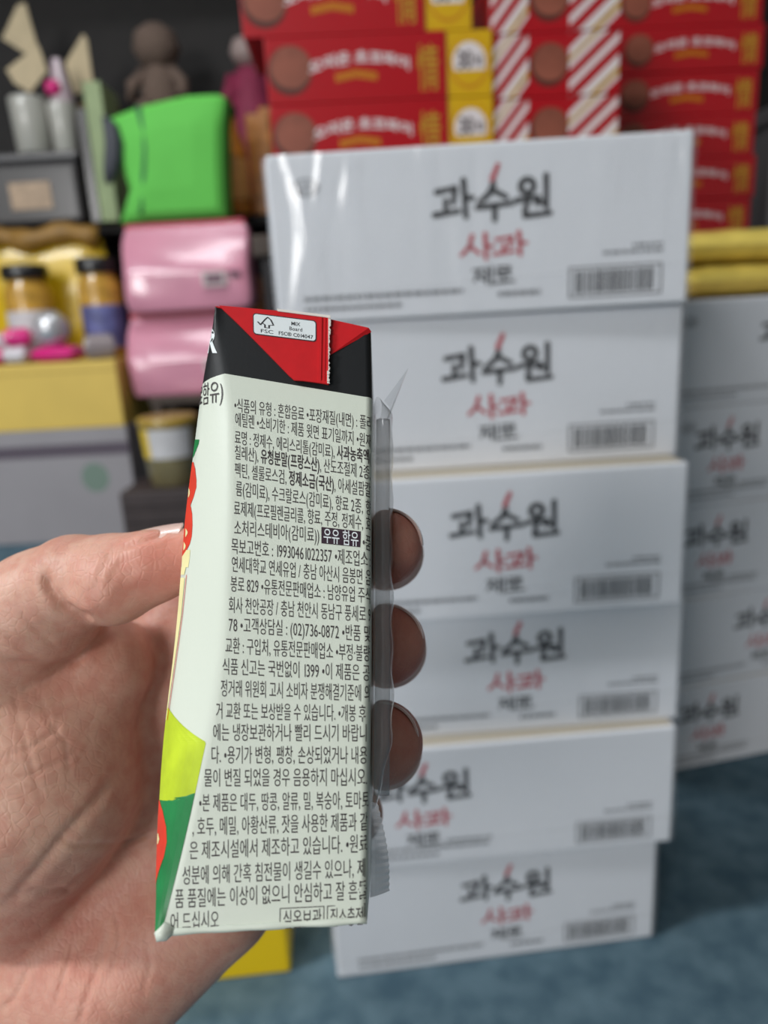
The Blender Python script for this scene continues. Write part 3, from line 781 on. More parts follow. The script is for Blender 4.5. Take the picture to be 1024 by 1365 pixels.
me.polygons.foreach_set('loop_total', np.full(len(HQ), 4, dtype=np.int32)); me.update(calc_edges=True); me.validate()
me.polygons.foreach_set('use_smooth', [True] * len(me.polygons))

def skin_mat():
    m = bpy.data.materials.new('skin'); m.use_nodes = True; nt = m.node_tree; p = nt.nodes['Principled BSDF']; N = nt.nodes.new; L = nt.links.new
    tc = N('ShaderNodeTexCoord')
    n1 = N('ShaderNodeTexNoise'); n1.inputs['Scale'].default_value = 42; n1.inputs['Detail'].default_value = 4
    r1 = N('ShaderNodeValToRGB'); e = r1.color_ramp.elements
    e[0].position = .34; e[0].color = rgb(202, 146, 126); e[1].position = .68; e[1].color = rgb(226, 182, 160)
    L(tc.outputs['Object'], n1.inputs['Vector']); L(n1.outputs['Fac'], r1.inputs['Fac'])
    n2 = N('ShaderNodeTexNoise'); n2.inputs['Scale'].default_value = 260; n2.inputs['Detail'].default_value = 5
    r2 = N('ShaderNodeValToRGB'); r2.color_ramp.elements[0].position = .38; r2.color_ramp.elements[0].color = rgb(206, 140, 124); r2.color_ramp.elements[1].position = .62; r2.color_ramp.elements[1].color = rgb(228, 186, 166)
    L(tc.outputs['Object'], n2.inputs['Vector']); L(n2.outputs['Fac'], r2.inputs['Fac'])
    mx = N('ShaderNodeMix'); mx.data_type = 'RGBA'; mx.inputs[0].default_value = .35
    L(r1.outputs['Color'], mx.inputs[6]); L(r2.outputs['Color'], mx.inputs[7]); fa = N('ShaderNodeAttribute'); fa.attribute_name = 'flush'; fm_ = N('ShaderNodeMath'); fm_.operation = 'MULTIPLY'; fm_.inputs[1].default_value = .62; L(fa.outputs['Fac'], fm_.inputs[0])
    mf = N('ShaderNodeMix'); mf.data_type = 'RGBA'; L(fm_.outputs[0], mf.inputs[0]); L(mx.outputs[2], mf.inputs[6]); mf.inputs[7].default_value = rgb(206, 96, 82); L(mf.outputs[2], p.inputs['Base Color'])
    p.inputs['Roughness'].default_value = .48; p.inputs['Specular IOR Level'].default_value = .4
    p.inputs['Subsurface Weight'].default_value = .3; p.inputs['Subsurface Radius'].default_value = (1.0, .35, .2); p.inputs['Subsurface Scale'].default_value = .003
    # fine ridges of the skin
    mp = N('ShaderNodeMapping'); mp.inputs['Scale'].default_value = (1, 1, 1); mp.inputs['Rotation'].default_value = (0.3, .5, .8)
    wv = N('ShaderNodeTexWave'); wv.inputs['Scale'].default_value = 420; wv.inputs['Distortion'].default_value = 9; wv.inputs['Detail'].default_value = 2; wv.inputs['Detail Scale'].default_value = .35
    vo = N('ShaderNodeTexVoronoi'); vo.inputs['Scale'].default_value = 420; vo.feature = 'DISTANCE_TO_EDGE'
    L(tc.outputs['Object'], mp.inputs['Vector']); L(mp.outputs['Vector'], wv.inputs['Vector']); L(tc.outputs['Object'], vo.inputs['Vector'])
    rv = N('ShaderNodeMapRange'); rv.inputs['From Max'].default_value = .12; L(vo.outputs['Distance'], rv.inputs['Value'])
    ad = N('ShaderNodeMath'); ad.operation = 'MULTIPLY_ADD'; ad.inputs[1].default_value = .5
    L(wv.outputs['Fac'], ad.inputs[0]); L(rv.outputs['Result'], ad.inputs[2])
    b1 = N('ShaderNodeBump'); b1.inputs['Strength'].default_value = .24; b1.inputs['Distance'].default_value = .0002
    L(ad.outputs[0], b1.inputs['Height'])
    n3 = N('ShaderNodeTexNoise'); n3.inputs['Scale'].default_value = 130; n3.inputs['Detail'].default_value = 3
    b2 = N('ShaderNodeBump'); b2.inputs['Strength'].default_value = .08; b2.inputs['Distance'].default_value = .001
    L(tc.outputs['Object'], n3.inputs['Vector']); L(n3.outputs['Fac'], b2.inputs['Height']); L(b1.outputs['Normal'], b2.inputs['Normal']); L(b2.outputs['Normal'], p.inputs['Normal'])
    return m
# where the blood shows through: fingertips, thumb pad, heel of the palm
fl_ = np.zeros(len(HV))
for c_, rad_, amt in ((PZ(512, 735, .164), .013, 1.0), (PZ(514, 866, .164), .013, 1.0), (PZ(508, 995, .161), .013, 1.0), (PZ(238, 748, .166), .011, 1.0), (PZ(150, 790, .165), .010, .35), (PZ(120, 1290, .19), .030, .45), (PZ(60, 905, .175), .012, .3), (PZ(215, 860, .2), .02, .4)):
    fl_ += amt * np.exp(-((HV - c_) ** 2).sum(1) / rad_ ** 2)
at_ = me.attributes.new('flush', 'FLOAT', 'POINT'); at_.data.foreach_set('value', np.clip(fl_, 0, 1).astype(np.float32))
me.materials.append(skin_mat())
hand = bpy.data.objects.new('person_hand', me); COL.objects.link(hand); hand.location = tuple(wrist)
tag(hand, "left hand of a person, bare palm to the viewer, gripping the drink carton", 'person')
m_nail = mat('fingernail', rgb(232, 196, 186), rough=0.25, coat=0.5, sss=.2)
def nail(root, axis, nrm_, length, halfw, R_, label=None):
    """curved plate: root = middle of its base, axis towards the fingertip, nrm_ away from the bone"""
    axis = axis / np.linalg.norm(axis); nrm_ = nrm_ - axis * (nrm_ @ axis); nrm_ /= np.linalg.norm(nrm_); side = np.cross(axis, nrm_)
    mb = MB(); na, nl = 12, 10; A = halfw / R_; lay = []
    for th in (0.0, .0005):
        vv = []
        for j in range(nl + 1):
            for i in range(na + 1):
                a = (-1 + 2 * i / na); s = j / nl
                ln = length * (1 - .12 * a * a * s) ; base = length * .16 * (1 - math.sqrt(max(0, 1 - a * a * .9)))
                w_ = 1 - .12 * (1 - s)
                rr = R_ - .0005 + th - .0006 * (1 - s) * (1 - s)
                vv.append(root + axis * (base + (ln - base) * s) + nrm_ * (rr * math.cos(A * a * w_) - R_ - .0009 * s * s) + side * rr * math.sin(A * a * w_))
        lay.append(vv)
    fq = [[j * (na + 1) + i, j * (na + 1) + i + 1, (j + 1) * (na + 1) + i + 1, (j + 1) * (na + 1) + i] for j in range(nl) for i in range(na)]
    mb.add(lay[1], fq, 0, True); mb.add(lay[0], [f[::-1] for f in fq], 0, True)
    nv = (nl + 1) * (na + 1); rim = [i for i in range(na + 1)] + [j * (na + 1) + na for j in range(1, nl + 1)] + [nl * (na + 1) + i for i in range(na - 1, -1, -1)] + [j * (na + 1) for j in range(nl - 1, 0, -1)]
    mb.add(lay[0] + lay[1], [[rim[k], rim[(k + 1) % len(rim)], nv + rim[(k + 1) % len(rim)], nv + rim[k]] for k in range(len(rim))], 0, True)
    o = build_cam(mb, 'fingernail', [m_nail], wrist, hand, wrist)
    if label: o['label'] = label
tt_, tb_ = PZ(250, 735, .170), PZ(175, 758, .1715)
nail(PZ(168, 711.5, .1685), PZ(240, 698.5, .1695) - PZ(168, 714.5, .1695), np.array([.05, -1.0, -.38]), .0128, .0058, .0085)
for (tipc, dip, up) in (((512, 729, .1655), (516, 738, .192), (.75, -.66, 0)), ((514, 858, .1655), (518, 866, .192), (.66, -.75, 0)), ((508, 990, .1625), (512, 1000, .190), (.62, -.78, 0))):
    t_, d_ = PZ(*tipc), PZ(*dip); axv = (t_ - d_) / np.linalg.norm(t_ - d_); n_ = np.array(up, float)
    nail(t_ - axv * .0086 + n_ * .0095, axv, n_, .0118, .0062, .0085)
# ------------------------------------------------------------------ red snack boxes, pouches and the table behind
m_wood = mat('dark_table_top', rgb(70, 58, 50), rough=0.6, noise=0.15)
m_steel = mat('dark_metal', rgb(44, 42, 44), rough=0.5, metal=0.6)
TBL_Z = 0.75
t = empty('display_table', (0.13, 1.2, 0))
b = MB(); b.rbox(-.30, .29, -.06, .30, TBL_Z - .03, TBL_Z, .004); b.build('tabletop', m_wood, t)
for sx in (-.27, .26):
    for sy in (-.03, .27):
        b = MB(); b.rbox(sx - .02, sx + .02, sy - .02, sy + .02, 0, TBL_Z - .03, .003); b.build('leg', m_steel, t)
tag(t, 'dark table behind the front stack, carrying the red snack boxes', 'table')

m_sred = mat('snack_box_red', rgb(184, 16, 30), rough=0.3, coat=0.5)
m_syel = mat('snack_box_yellow', rgb(226, 178, 20), rough=0.35, coat=0.4)
m_pie = mat('pie_brown', rgb(150, 84, 66), rough=0.5, noise=0.25, nscale=25)
m_pied = mat('pie_dark_brown', rgb(84, 42, 34), rough=0.5)
m_swhite = mat('snack_white_ink', rgb(236, 226, 228), rough=0.5)
m_gold = mat('snack_gold_ink', rgb(196, 150, 50), rough=0.35, noise=0.15, nscale=60)
m_amber = mat('snack_amber_ink', rgb(206, 130, 14), rough=0.5)
m_stext = mat('snack_dark_ink', rgb(46, 36, 44), rough=0.5)
SM_ = [m_sred, m_syel, m_pie, m_pied, m_swhite, m_gold, m_amber, m_stext]
def disc(cx, cz, rx, rz, n=28): return (np.array([(cx + rx * math.cos(2 * math.pi * k / n), cz + rz * math.sin(2 * math.pi * k / n)) for k in range(n)]), [list(range(n))])
class Face:
    """printing on the front of a box, x to the right, z up, in metres; each layer a hair in front of the last"""
    def __init__(s, mb, yf): s.mb = mb; s.y = yf; s.n = 1
    def put(s, polys, mi, step=True):
        if step: s.n += 1
        for V, Fc in polys: s.mb.add([(p[0], s.y - .00012 * s.n, p[1]) for p in V], Fc, mi)
    def rect(s, x0, z0, x1, z1, mi): s.put([(np.array([(x0, z0), (x1, z0), (x1, z1), (x0, z1)]), [[0, 1, 2, 3]])], mi)
    def arctext(s, txt, x0, x1, z, h, rise, mi, bold=.03):
        tp, tw = text_polys(txt, bold); o = []
        for V, Fc in tp:
            u = V[:, 0] / tw; o.append((np.stack([x0 + (x1 - x0) * u, z + V[:, 1] * h + rise * (1 - (2 * u - 1) ** 2)], 1), Fc))
        s.put(o, mi)
    def pie(s, cx, cz, r):
        s.put([disc(cx, cz, r, r)], 3); s.put([disc(cx + r * .06, cz + r * .13, r * .93, r * .86)], 2)
def wide_front(f, W, H):
    f.pie(W * .13, H * .5, H * .37)
    f.arctext('오리온 초코파이', W * .235, W * .80, H * .44, H * .20, H * .14, 4)
    r = random.Random(2); x = W * .38
    for k in range(10):
        f.rect(x, H * (.30 + .012 * min(k, 9 - k)), x + W * .018, H * (.42 + .012 * min(k, 9 - k)), 6) if k == 0 else f.put([(np.array([(x, H * (.30 + .012 * min(k, 9 - k))), (x + W * .018, H * (.30 + .012 * min(k, 9 - k))), (x + W * .018, H * (.42 + .012 * min(k, 9 - k))), (x, H * (.42 + .012 * min(k, 9 - k)))]), [[0, 1, 2, 3]])], 6, False)
        x += W * .0235
    tp, tw = text_polys('情', .008); f.put([(np.stack([W * .835 + V[:, 0] / tw * W * .115, H * .17 + V[:, 1] * H * .74], 1), Fc) for V, Fc in tp], 5)
def snack_a():
    W, H, D = .247, .0825, .16
    b = MB(); b.rbox(0, W, 0, D, .0003, H - .0003, .0015, 0); f = Face(b, 0); wide_front(f, W, H)
    root = b.build('snack_box', SM_)
    y = MB(); W2 = .064
    y.rbox(W + .0004, W + W2, .003, D - .003, .0006, H - .0006, .0012, 1)
    f = Face(y, .003)
    f.put([disc(W + W2 * .5, H * .52, W2 * .43, H * .40)], 6); f.put([disc(W + W2 * .5, H * .54, W2 * .40, H * .37)], 1)
    f.put([(np.array([(W + W2 * (.5 + .36 * math.cos(a)), H * (.52 + .3 * math.sin(a))) for a in np.linspace(math.radians(-25), math.radians(205), 20)]), [list(range(20))])], 4)
    tp, tw = text_polys('30', .03); f.put([(np.stack([W + W2 * .24 + V[:, 0] / tw * W2 * .33, H * .43 + V[:, 1] * H * .36], 1), Fc) for V, Fc in tp], 7)
    tp, tw = text_polys('개입', .02); f.put([(np.stack([W + W2 * .58 + V[:, 0] / tw * W2 * .22, H * .47 + V[:, 1] * H * .17], 1), Fc) for V, Fc in tp], 7)
    e = y.build('count_panel', SM_, root); e['label'] = 'yellow end panel reading 30'
    return root
def snack_b():
    W, H, D = .184, .0805, .16
    b = MB(); b.rbox(0, W, 0, D, .0003, H - .0003, .0015, 0); f = Face(b, 0)
    xa, xb = W * .29, W * .60
    f.pie((xa + xb) / 2 + .001, H * .5, H * .34)
    for x0, x1 in ((.002, xa), (xb, W * .985)):
        w = x1 - x0; f.rect(x0, .001, x1, H - .001, 4)
        for (za, zb, mi) in ((-.75, -.5, 0), (-.42, -.30, 5), (-.12, .08, 0), (.22, .40, 0), (.52, .60, 5), (.74, .98, 0)):
            # slanted bands climbing to the right, cut to the panel
            P_ = []
            for z0_, z1_ in ((za, zb),):
                n = 10; up = []; dn = []
                for k in range(n + 1):
                    u = k / n; dn.append((x0 + w * u, min(max(H * (z0_ + .75 * u), .001), H - .001))); up.append((x0 + w * u, min(max(H * (z1_ + .75 * u), .001), H - .001)))
                for k in range(n):
                    if up[k][1] > dn[k][1] + 1e-5 or up[k + 1][1] > dn[k + 1][1] + 1e-5: P_.append((np.array([dn[k], dn[k + 1], up[k + 1], up[k]]), [[0, 1, 2, 3]]))
            f.put(P_, mi, za == -.75)
    return b.build('snack_box', SM_)
def snack_c():
    W, H, D = .252, .0690, .15
    b = MB(); b.rbox(0, W, 0, D, .0003, H - .0003, .0015, 0); f = Face(b, 0); wide_front(f, W, H)
    return b.build('snack_box', SM_)
def snack_stack(proto, H, n0, x, y, z0, yaw, offs, labels, group):
    for i, lab in enumerate(labels):
        o = proto if i == 0 else copy_tree(proto)
        o.location = (x + offs[i % len(offs)], y + offs[(i + 1) % len(offs)] * .3, z0 + i * H); o.rotation_euler = (0, 0, math.radians(yaw)); tag(o, lab, 'box', group)
NB = ['lowest', 'second', 'third', 'fourth', 'fifth', 'sixth', 'seventh', 'eighth', 'ninth']
import itertools
pa, pb_, pc = at(357, 120, 1.13), at(637, 120, 1.15), at(822, 120, 1.42)
snack_stack(snack_a(), .0825, 0, pa[0], 1.13, TBL_Z, 2, [0], 
    ['lowest red snack box with yellow end panel, mostly behind the top white case', 'red snack box with yellow end panel just above the top white case, left column',
     'red snack box with yellow end panel, second above the top white case, left column', 'red snack box cut by the top of the frame, yellow end panel, left column'], 'red snack boxes with yellow end panels')
snack_stack(snack_b(), .0805, 0, pb_[0] + .018, 1.15, TBL_Z, 2, [0],
    ['lowest striped snack box with one round pie, mostly behind the top white case', 'striped snack box with one round pie just above the top white case, middle column',
     'striped snack box with one round pie, second above the top white case, middle column', 'striped snack box with one round pie, cut by the top frame edge',
     ], 'striped snack boxes of the middle column')
snack_stack(snack_c(), .0690, 0, pc[0], 1.42, .7285, 2, [0, .004, -.002],
    ['red snack box lowest of the right column, just above the yellow pouches', 'red snack box second from the bottom of the right column', 'red snack box third from the bottom of the right column',
     'red snack box fourth from the bottom of the right column', 'red snack box second from the top of the right column', 'red snack box cut by the top of the frame, right column'], 'red snack boxes of the right column')
# the top box of the left column sits a little to the left
for o in COL.objects:
    if o.get('label', '').startswith('red snack box cut by the top of the frame, yellow'): o.location.x -= .027

def pouch(name, W, D, H, mats, seed=1, mi=0, seal=True, nx=26, ny=18):
    """soft pillow pack lying down: puffed body, wrinkles towards the flat crimped ends"""
    r = random.Random(seed); mb = MB(); ph = [r.uniform(0, 6) for _ in range(6)]
    for sgn in (1, -1):
        vv = []
        for j in range(ny + 1):
            for i in range(nx + 1):
                u, v = i / nx * 2 - 1, j / ny * 2 - 1
                e = max(0, 1 - abs(u) ** 6) ** .5 * max(0, 1 - abs(v) ** 4) ** .6
                wv = 1 + .06 * math.sin(u * 17 + ph[0] + 2 * v) * abs(u) + .05 * math.sin(v * 9 + ph[1] + u * 3)
                z = H / 2 + sgn * (H / 2) * e * (wv if sgn > 0 else min(wv, 1.0))
                vv.append((u * W / 2 * (1 - .03 * (1 - v * v) * 0), v * D / 2, max(z, 0.0)))
        fs = [[j * (nx + 1) + i, j * (nx + 1) + i + 1, (j + 1) * (nx + 1) + i + 1, (j + 1) * (nx + 1) + i] for j in range(ny) for i in range(nx)]
        mb.add(vv, fs if sgn > 0 else [f[::-1] for f in fs], mi, True)
    return mb
t3 = empty('corner_table', (pc[0] + .12, 1.5, 0)); b = MB(); b.rbox(-.13, .22, -.06, .16, .6985, .7285, .004); b.build('tabletop', m_wood, t3)
for sx in (-.11, .20):
    for sy in (-.04, .14):
        b = MB(); b.rbox(sx - .018, sx + .018, sy - .018, sy + .018, 0, .6985, .003); b.build('leg', m_steel, t3)
tag(t3, 'dark table behind the rear right stack, under the right red boxes', 'table')
m_ypouch = mat('yellow_foil', rgb(238, 212, 104), rough=0.3, coat=0.6, noise=0.12, nscale=30, bump=.2, bscale=40)
m_yink = mat('pouch_print', rgb(120, 70, 40), rough=0.4)
for i, lab in enumerate(('yellow foil pouch lying on the rear right stack of white cases', 'yellow foil pouch lying on top of another, below the right red boxes')):
    mb = pouch('foil_pouch', .27, .15, .042, None, seed=3 + i)
    o = mb.build('foil_pouch', [m_ypouch]); o.location = (.515 - i * .006, 1.055 + i * .004, 5 * CH + .0005 + i * .0425); o.rotation_euler = (0, 0, math.radians(9 - i * 3))
    q = MB(); q.add([(-.02 + .02 * math.cos(a), -.060 - .0006, .021 + .009 * math.sin(a)) for a in np.linspace(0, 6.28, 15)[:-1]], [list(range(14))]); 
    tag(o, lab, 'pouch', 'yellow foil pouches')
# grey tote at the edge of the frame behind the right column
pg = at(1014, 318, 1.62); b = MB(); b.rbox(0, .3, 0, .25, 0, .22, .01); b.rbox(-.008, .308, -.008, .258, .2, .235, .006)
g = b.build('storage_tote', mat('grey_plastic', rgb(98, 96, 98), rough=0.5)); 
g.location = (pg[0], 1.60, TBL_Z); tag(g, 'grey plastic tote at the right frame edge behind the red boxes', 'tote')
t2 = empty('side_table', (pg[0] + .15, 1.75, 0)); b = MB(); b.rbox(-.10, .28, -.2, .2, TBL_Z - .03, TBL_Z, .004); b.build('tabletop', m_wood, t2)
for sx in (-.08, .26):
    for sy in (-.18, .18):
        b = MB(); b.rbox(sx - .018, sx + .018, sy - .018, sy + .018, 0, TBL_Z - .03, .003); b.build('leg', m_steel, t2)
tag(t2, 'dark side table under the grey tote at the right', 'table')

# yellow box on the carpet
p0, p1 = at(388, 1296, .60), at(300, 1310, .60)
b = MB(); b.rbox(-.16, 0, 0, .12, 0, .13, .003); m_ybox = mat('yellow_box_card', rgb(236, 200, 6), rough=0.4, coat=.3)
o = b.build('yellow_box', m_ybox); pf = CN + ray(388, 1296) * (-.63 / ray(388, 1296)[2]); o.location = (pf[0], pf[1], 0); o.rotation_euler = (0, 0, math.radians(4))
tag(o, 'bright yellow box standing on the carpet below the hand', 'box')

# ------------------------------------------------------------------ left side: goods in front of a dark rack
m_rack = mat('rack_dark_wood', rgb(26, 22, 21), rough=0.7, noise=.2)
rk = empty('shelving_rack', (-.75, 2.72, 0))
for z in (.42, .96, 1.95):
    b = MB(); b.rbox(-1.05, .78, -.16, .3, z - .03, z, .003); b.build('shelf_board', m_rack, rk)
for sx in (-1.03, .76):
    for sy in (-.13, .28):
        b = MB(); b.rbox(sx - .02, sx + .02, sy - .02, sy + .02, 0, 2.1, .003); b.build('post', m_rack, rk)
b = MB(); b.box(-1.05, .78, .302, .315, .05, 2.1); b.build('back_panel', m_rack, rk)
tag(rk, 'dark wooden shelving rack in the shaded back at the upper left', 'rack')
RZ = .96

# grey carton on the floor and yellow carton on top
m_gbox = mat('grey_carton', rgb(152, 148, 152), rough=.6, noise=.05, nscale=5); m_gst = mat('grey_band', rgb(88, 78, 90), rough=.6); m_gcir = mat('green_mark', rgb(116, 136, 124), rough=.6)
b = MB(); b.rbox(-.62, 0, 0, .31, 0, .35, .004); f = Face(b, 0); f.rect(-.62, .268, 0, .305, 1); f.put([disc(-.115, .20, .042, .045)], 2)
gx = at(186, 650, 2.2); go = b.build('grey_carton', [m_gbox, m_gst, m_gcir]); go.location = (gx[0] - .014, 2.2, 0); go.rotation_euler = (0, 0, math.radians(-1.5)); tag(go, 'large grey carton with a dark band standing on the floor at the left edge', 'carton')
b = MB(); b.rbox(-.62, .002, .002, .30, 0, .195, .004); b.box(-.62, -.002, -.0003 + .002, .0012, .165, .168, 1)
yo = b.build('kraft_carton', [mat('yellow_kraft', rgb(222, 190, 92), rough=.55, noise=.06, nscale=6), mat('kraft_seam', rgb(170, 138, 60), rough=.6)])
yo.location = (gx[0] - .020, 2.2, .3505); yo.rotation_euler = (0, 0, math.radians(-1.5)); tag(yo, 'long yellow kraft carton lying on top of the grey carton', 'carton')
YT_Z = .3505 + .1955

m_lid = mat('black_lid', rgb(24, 22, 24), rough=.35, coat=.3); m_jam = mat('amber_candy', rgb(196, 150, 60), rough=.25, coat=.6, noise=.35, nscale=40)
m_lbl = mat('jar_label_blue', rgb(96, 100, 150), rough=.5, noise=.5, nscale=22); m_lblw = mat('jar_label_white', rgb(206, 204, 206), rough=.5, noise=.1)
def candy_jar(loc, r, h, lid_h, lblm, label, group=None):
    root = empty('candy_jar', loc)
    b = MB(); b.lathe([(r * .92, 0), (r, h * .04), (r, h * .72), (r * .82, h * .82), (r * .8, h - lid_h)], 28); b.build('jar_body', m_jam, root)
    b = MB(); b.lathe([(r * .96, h - lid_h), (r * .98, h - lid_h + .003), (r * .98, h - .004), (r * .9, h)], 32); b.build('lid', m_lid, root)
    b = MB(); b.lathe([(r * 1.003, h * .1), (r * 1.01, h * .11), (r * 1.01, h * .52), (r * 1.003, h * .53)], 28); b.build('jar_label', lblm, root)
    tag(root, label, 'jar', group); return root
j1, j2, j3 = at(43, 400, 2.40), at(133, 390, 2.45), at(155, 450, 2.28)
candy_jar((j1[0], 2.38, YT_Z + .0005), .070, at(43, 354, 2.38)[2] - YT_Z, .04, m_lblw, 'amber candy jar with black lid and white label on the yellow kraft carton', 'candy jars')
candy_jar((at(133, 390, 2.38)[0], 2.385, YT_Z + .0005), .064, at(133, 344, 2.385)[2] - YT_Z, .045, m_lbl, 'amber candy jar with black lid and bluish label, right on the kraft carton', 'candy jars')
# low jar just right of the carton on a stool
low = at(160, 500, 2.30)
m_mag = mat('magenta_wrap', rgb(226, 24, 130), rough=.3, coat=.5); m_wht = mat('white_wrap', rgb(222, 216, 222), rough=.3, coat=.5); m_ggr = mat('grey_wrap', rgb(150, 138, 140), rough=.35, coat=.4)
def bag_on(x, y, z, W, D, H, m, rot, label, name='candy_bag', cat='bag', group='candy packs on the kraft carton', tilt=0):
    o = pouch(name, W, D, H, None, seed=int(abs(x) * 1000) % 97).build(name, [m]); o.location = (x, y, z + .0008); o.rotation_euler = (math.radians(tilt), 0, math.radians(rot)); tag(o, label, cat, group); return o
q = at(22, 470, 2.26); bag_on(-1.15, 2.253, YT_Z, .12, .095, .05, m_mag, 10, 'magenta candy pack lying flat at the left end of the kraft carton')
q = at(45, 470, 2.24); bag_on(-1.05, 2.253, YT_Z, .068, .09, .05, m_wht, -4, 'white candy pack among the magenta packs on the kraft carton')
q = at(100, 470, 2.24); bag_on(-.935, 2.253, YT_Z, .13, .095, .044, m_mag, -5, 'magenta candy pack lying in front of the silver ball on the kraft carton')
q = at(48, 440, 2.3); bag_on(-1.045, 2.25, YT_Z + .051, .075, .06, .05, m_mag, 12, 'small magenta pack leaning over the white one, below the candy jar')
b = MB(); b.lathe([(.001, 0), (.025, .003), (.044, .022), (.05, .05), (.044, .078), (.025, .097), (.001, .1)], 26)
q = at(78, 430, 2.36); so = b.build('foil_ball', mat('silver_foil', rgb(214, 214, 218), rough=.3, metal=.55)); so.location = (-.945, 2.252, YT_Z + .0455); tag(so, 'shiny silver foil ball between the two candy jars', 'ball')
q = at(120, 455, 2.3); bag_on(-.81, 2.25, YT_Z + .0, .09, .07, .07, m_ggr, 20, 'grey candy pack right of the silver ball')
b = MB(); b.lathe([(.045, 0), (.047, .004), (.047, .075), (.038, .09)], 24); q = at(12, 440, 2.36); ko = b.build('white_tub', m_wht); ko.location = (q[0] - .06, 2.37, YT_Z + .0005); tag(ko, 'small white tub beside the candy jar at the left frame edge', 'tub')

# yellow sack behind the jars, standing on the lower shelf
def stand_bag(name, W, H, T, mats, seed, top_tie=False, gusset=.12):
    """upright pouch: flat bottom, full belly, flat sealed top edge"""
    r = random.Random(seed); mb = MB(); nx, nz = 24, 24; ph = [r.uniform(0, 6) for _ in range(5)]
    for sgn in (-1, 1):
        vv = []
        for j in range(nz + 1):
            for i in range(nx + 1):
                u, v = i / nx * 2 - 1, j / nz
                prof = (math.sin(math.pi * min(1, .28 + .72 * (v ** .9)))) ** .7 if v < 1 else 0
                e = max(0, 1 - abs(u) ** 3.5) ** .5
                y = sgn * T / 2 * prof * e * (1 + .09 * math.sin(v * 11 + ph[0] + u * 2.5) + .06 * math.sin(u * 9 + ph[1] + v * 4))
                ww = W / 2 * (1 - gusset * (1 - v) ** 3 * 0 - .03 * math.sin(v * 9 + ph[2]))
                vv.append((u * ww, y, v * H + (.012 * math.sin(u * 5 + ph[3]) * v * H / .3 * .5)))
        fs = [[j * (nx + 1) + i, j * (nx + 1) + i + 1, (j + 1) * (nx + 1) + i + 1, (j + 1) * (nx + 1) + i] for j in range(nz) for i in range(nx)]
        mb.add(vv, fs if sgn < 0 else [f[::-1] for f in fs], 0, True)
    return mb
m_ysack = mat('yellow_sack', rgb(222, 184, 20), rough=.35, coat=.4, noise=.14, nscale=9); m_kr = mat('brown_tie', rgb(150, 112, 50), rough=.5, noise=.2)
HS = at(60, 318, 2.45)[2] - YT_Z
mb = stand_bag('yellow_sack', .40, HS, .085, None, 5); so = mb.build('yellow_sack', [m_ysack]); so.location = (at(55, 350, 2.48)[0], 2.502, YT_Z + .001); tag(so, 'large yellow sack with a brown rolled top behind the candy jars', 'sack')
b = MB(); b.tube([(-.19 + .38 * i / 12, -.02 - .01 * math.sin(i * 1.3), HS + .008 + .010 * math.sin(i * .9)) for i in range(13)], [.032 + .006 * math.sin(i * 1.7) for i in range(13)], 12); b.build('rolled_top', m_kr, so)

# dark grey tub and bottles on the upper shelf
m_dg = mat('dark_grey_tub', rgb(52, 49, 50), rough=.4, coat=.2); m_bl = mat('beige_label', rgb(176, 150, 124), rough=.5, noise=.2, nscale=60)
q0, q1 = at(0, 220, 2.56), at(112, 290, 2.56)
dt = empty('dark_tub', (at(52, 260, 2.58)[0], 2.62, RZ))
b = MB(); b.rbox(-.17, .155, -.09, .09, 0, .19, .02, 0, 3); b.build('tub_body', m_dg, dt)
b = MB(); b.rbox(-.175, .16, -.095, .095, .19, .215, .008, 0); b.build('tub_lid', mat('grey_lid', rgb(92, 90, 92), rough=.35, coat=.3), dt)
b = MB(); b.rbox(-.07, .06, -.0935, -.0905, .05, .13, .001); b.build('tub_label', m_bl, dt)
tag(dt, 'dark grey tub with a beige label on the upper shelf at the left', 'tub')
b = MB(); b.rbox(0, .03, -.08, .08, 0, .33, .003); q = at(113, 250, 2.5); o = b.build('black_binder', m_lid); o.location = (q[0], 2.60, RZ); tag(o, 'thin black upright box right of the dark grey tub', 'box')
b = MB(); b.rbox(0, .055, -.08, .08, 0, .40, .003); q = at(121, 250, 2.5); o = b.build('green_card_box', mat('pale_green_card', rgb(150, 166, 122), rough=.6, noise=.1)); o.location = (q[0] + .012, 2.60, RZ); tag(o, 'pale green narrow box beside the thin black box', 'box')
LT = RZ + .2155
def bottle(loc, r, h, m, label, cap=None, group=None, neck=.4):
    root = empty('bottle', loc); b = MB()
    b.lathe([(r * .9, 0), (r, .006), (r, h * .55), (r * .9, h * .66), (r * neck, h * .8), (r * neck, h * .92)], 24); b.build('bottle_body', m, root)
    b = MB(); b.lathe([(r * neck * 1.15, h * .9), (r * neck * 1.15, h * .99), (r * neck, h)], 18); b.build('cap', cap or m_lid, root)
    tag(root, label, 'bottle', group); return root
m_pale = mat('frosted_plastic', rgb(180, 178, 170), rough=.3, coat=.4); m_clear = mat('clear_pack', rgb(190, 170, 178), rough=.15, coat=.6)
def cup(x, r, h, m, label):
    b = MB(); b.lathe([(r * .84, 0), (r * .9, .004), (r, h * .96), (r * .97, h)], 24); o = b.build('plastic_cup', m); o.location = (x, 2.572, LT + .0003); tag(o, label, 'cup', 'pale cups on the dark tub'); return o
q = at(48, 195, 2.58); cup(q[0], .058, .16, m_pale, 'larger pale frosted cup standing on the dark grey tub')
q = at(91, 198, 2.58); cup(q[0], .042, .14, m_pale, 'smaller pale frosted cup right on the dark grey tub')
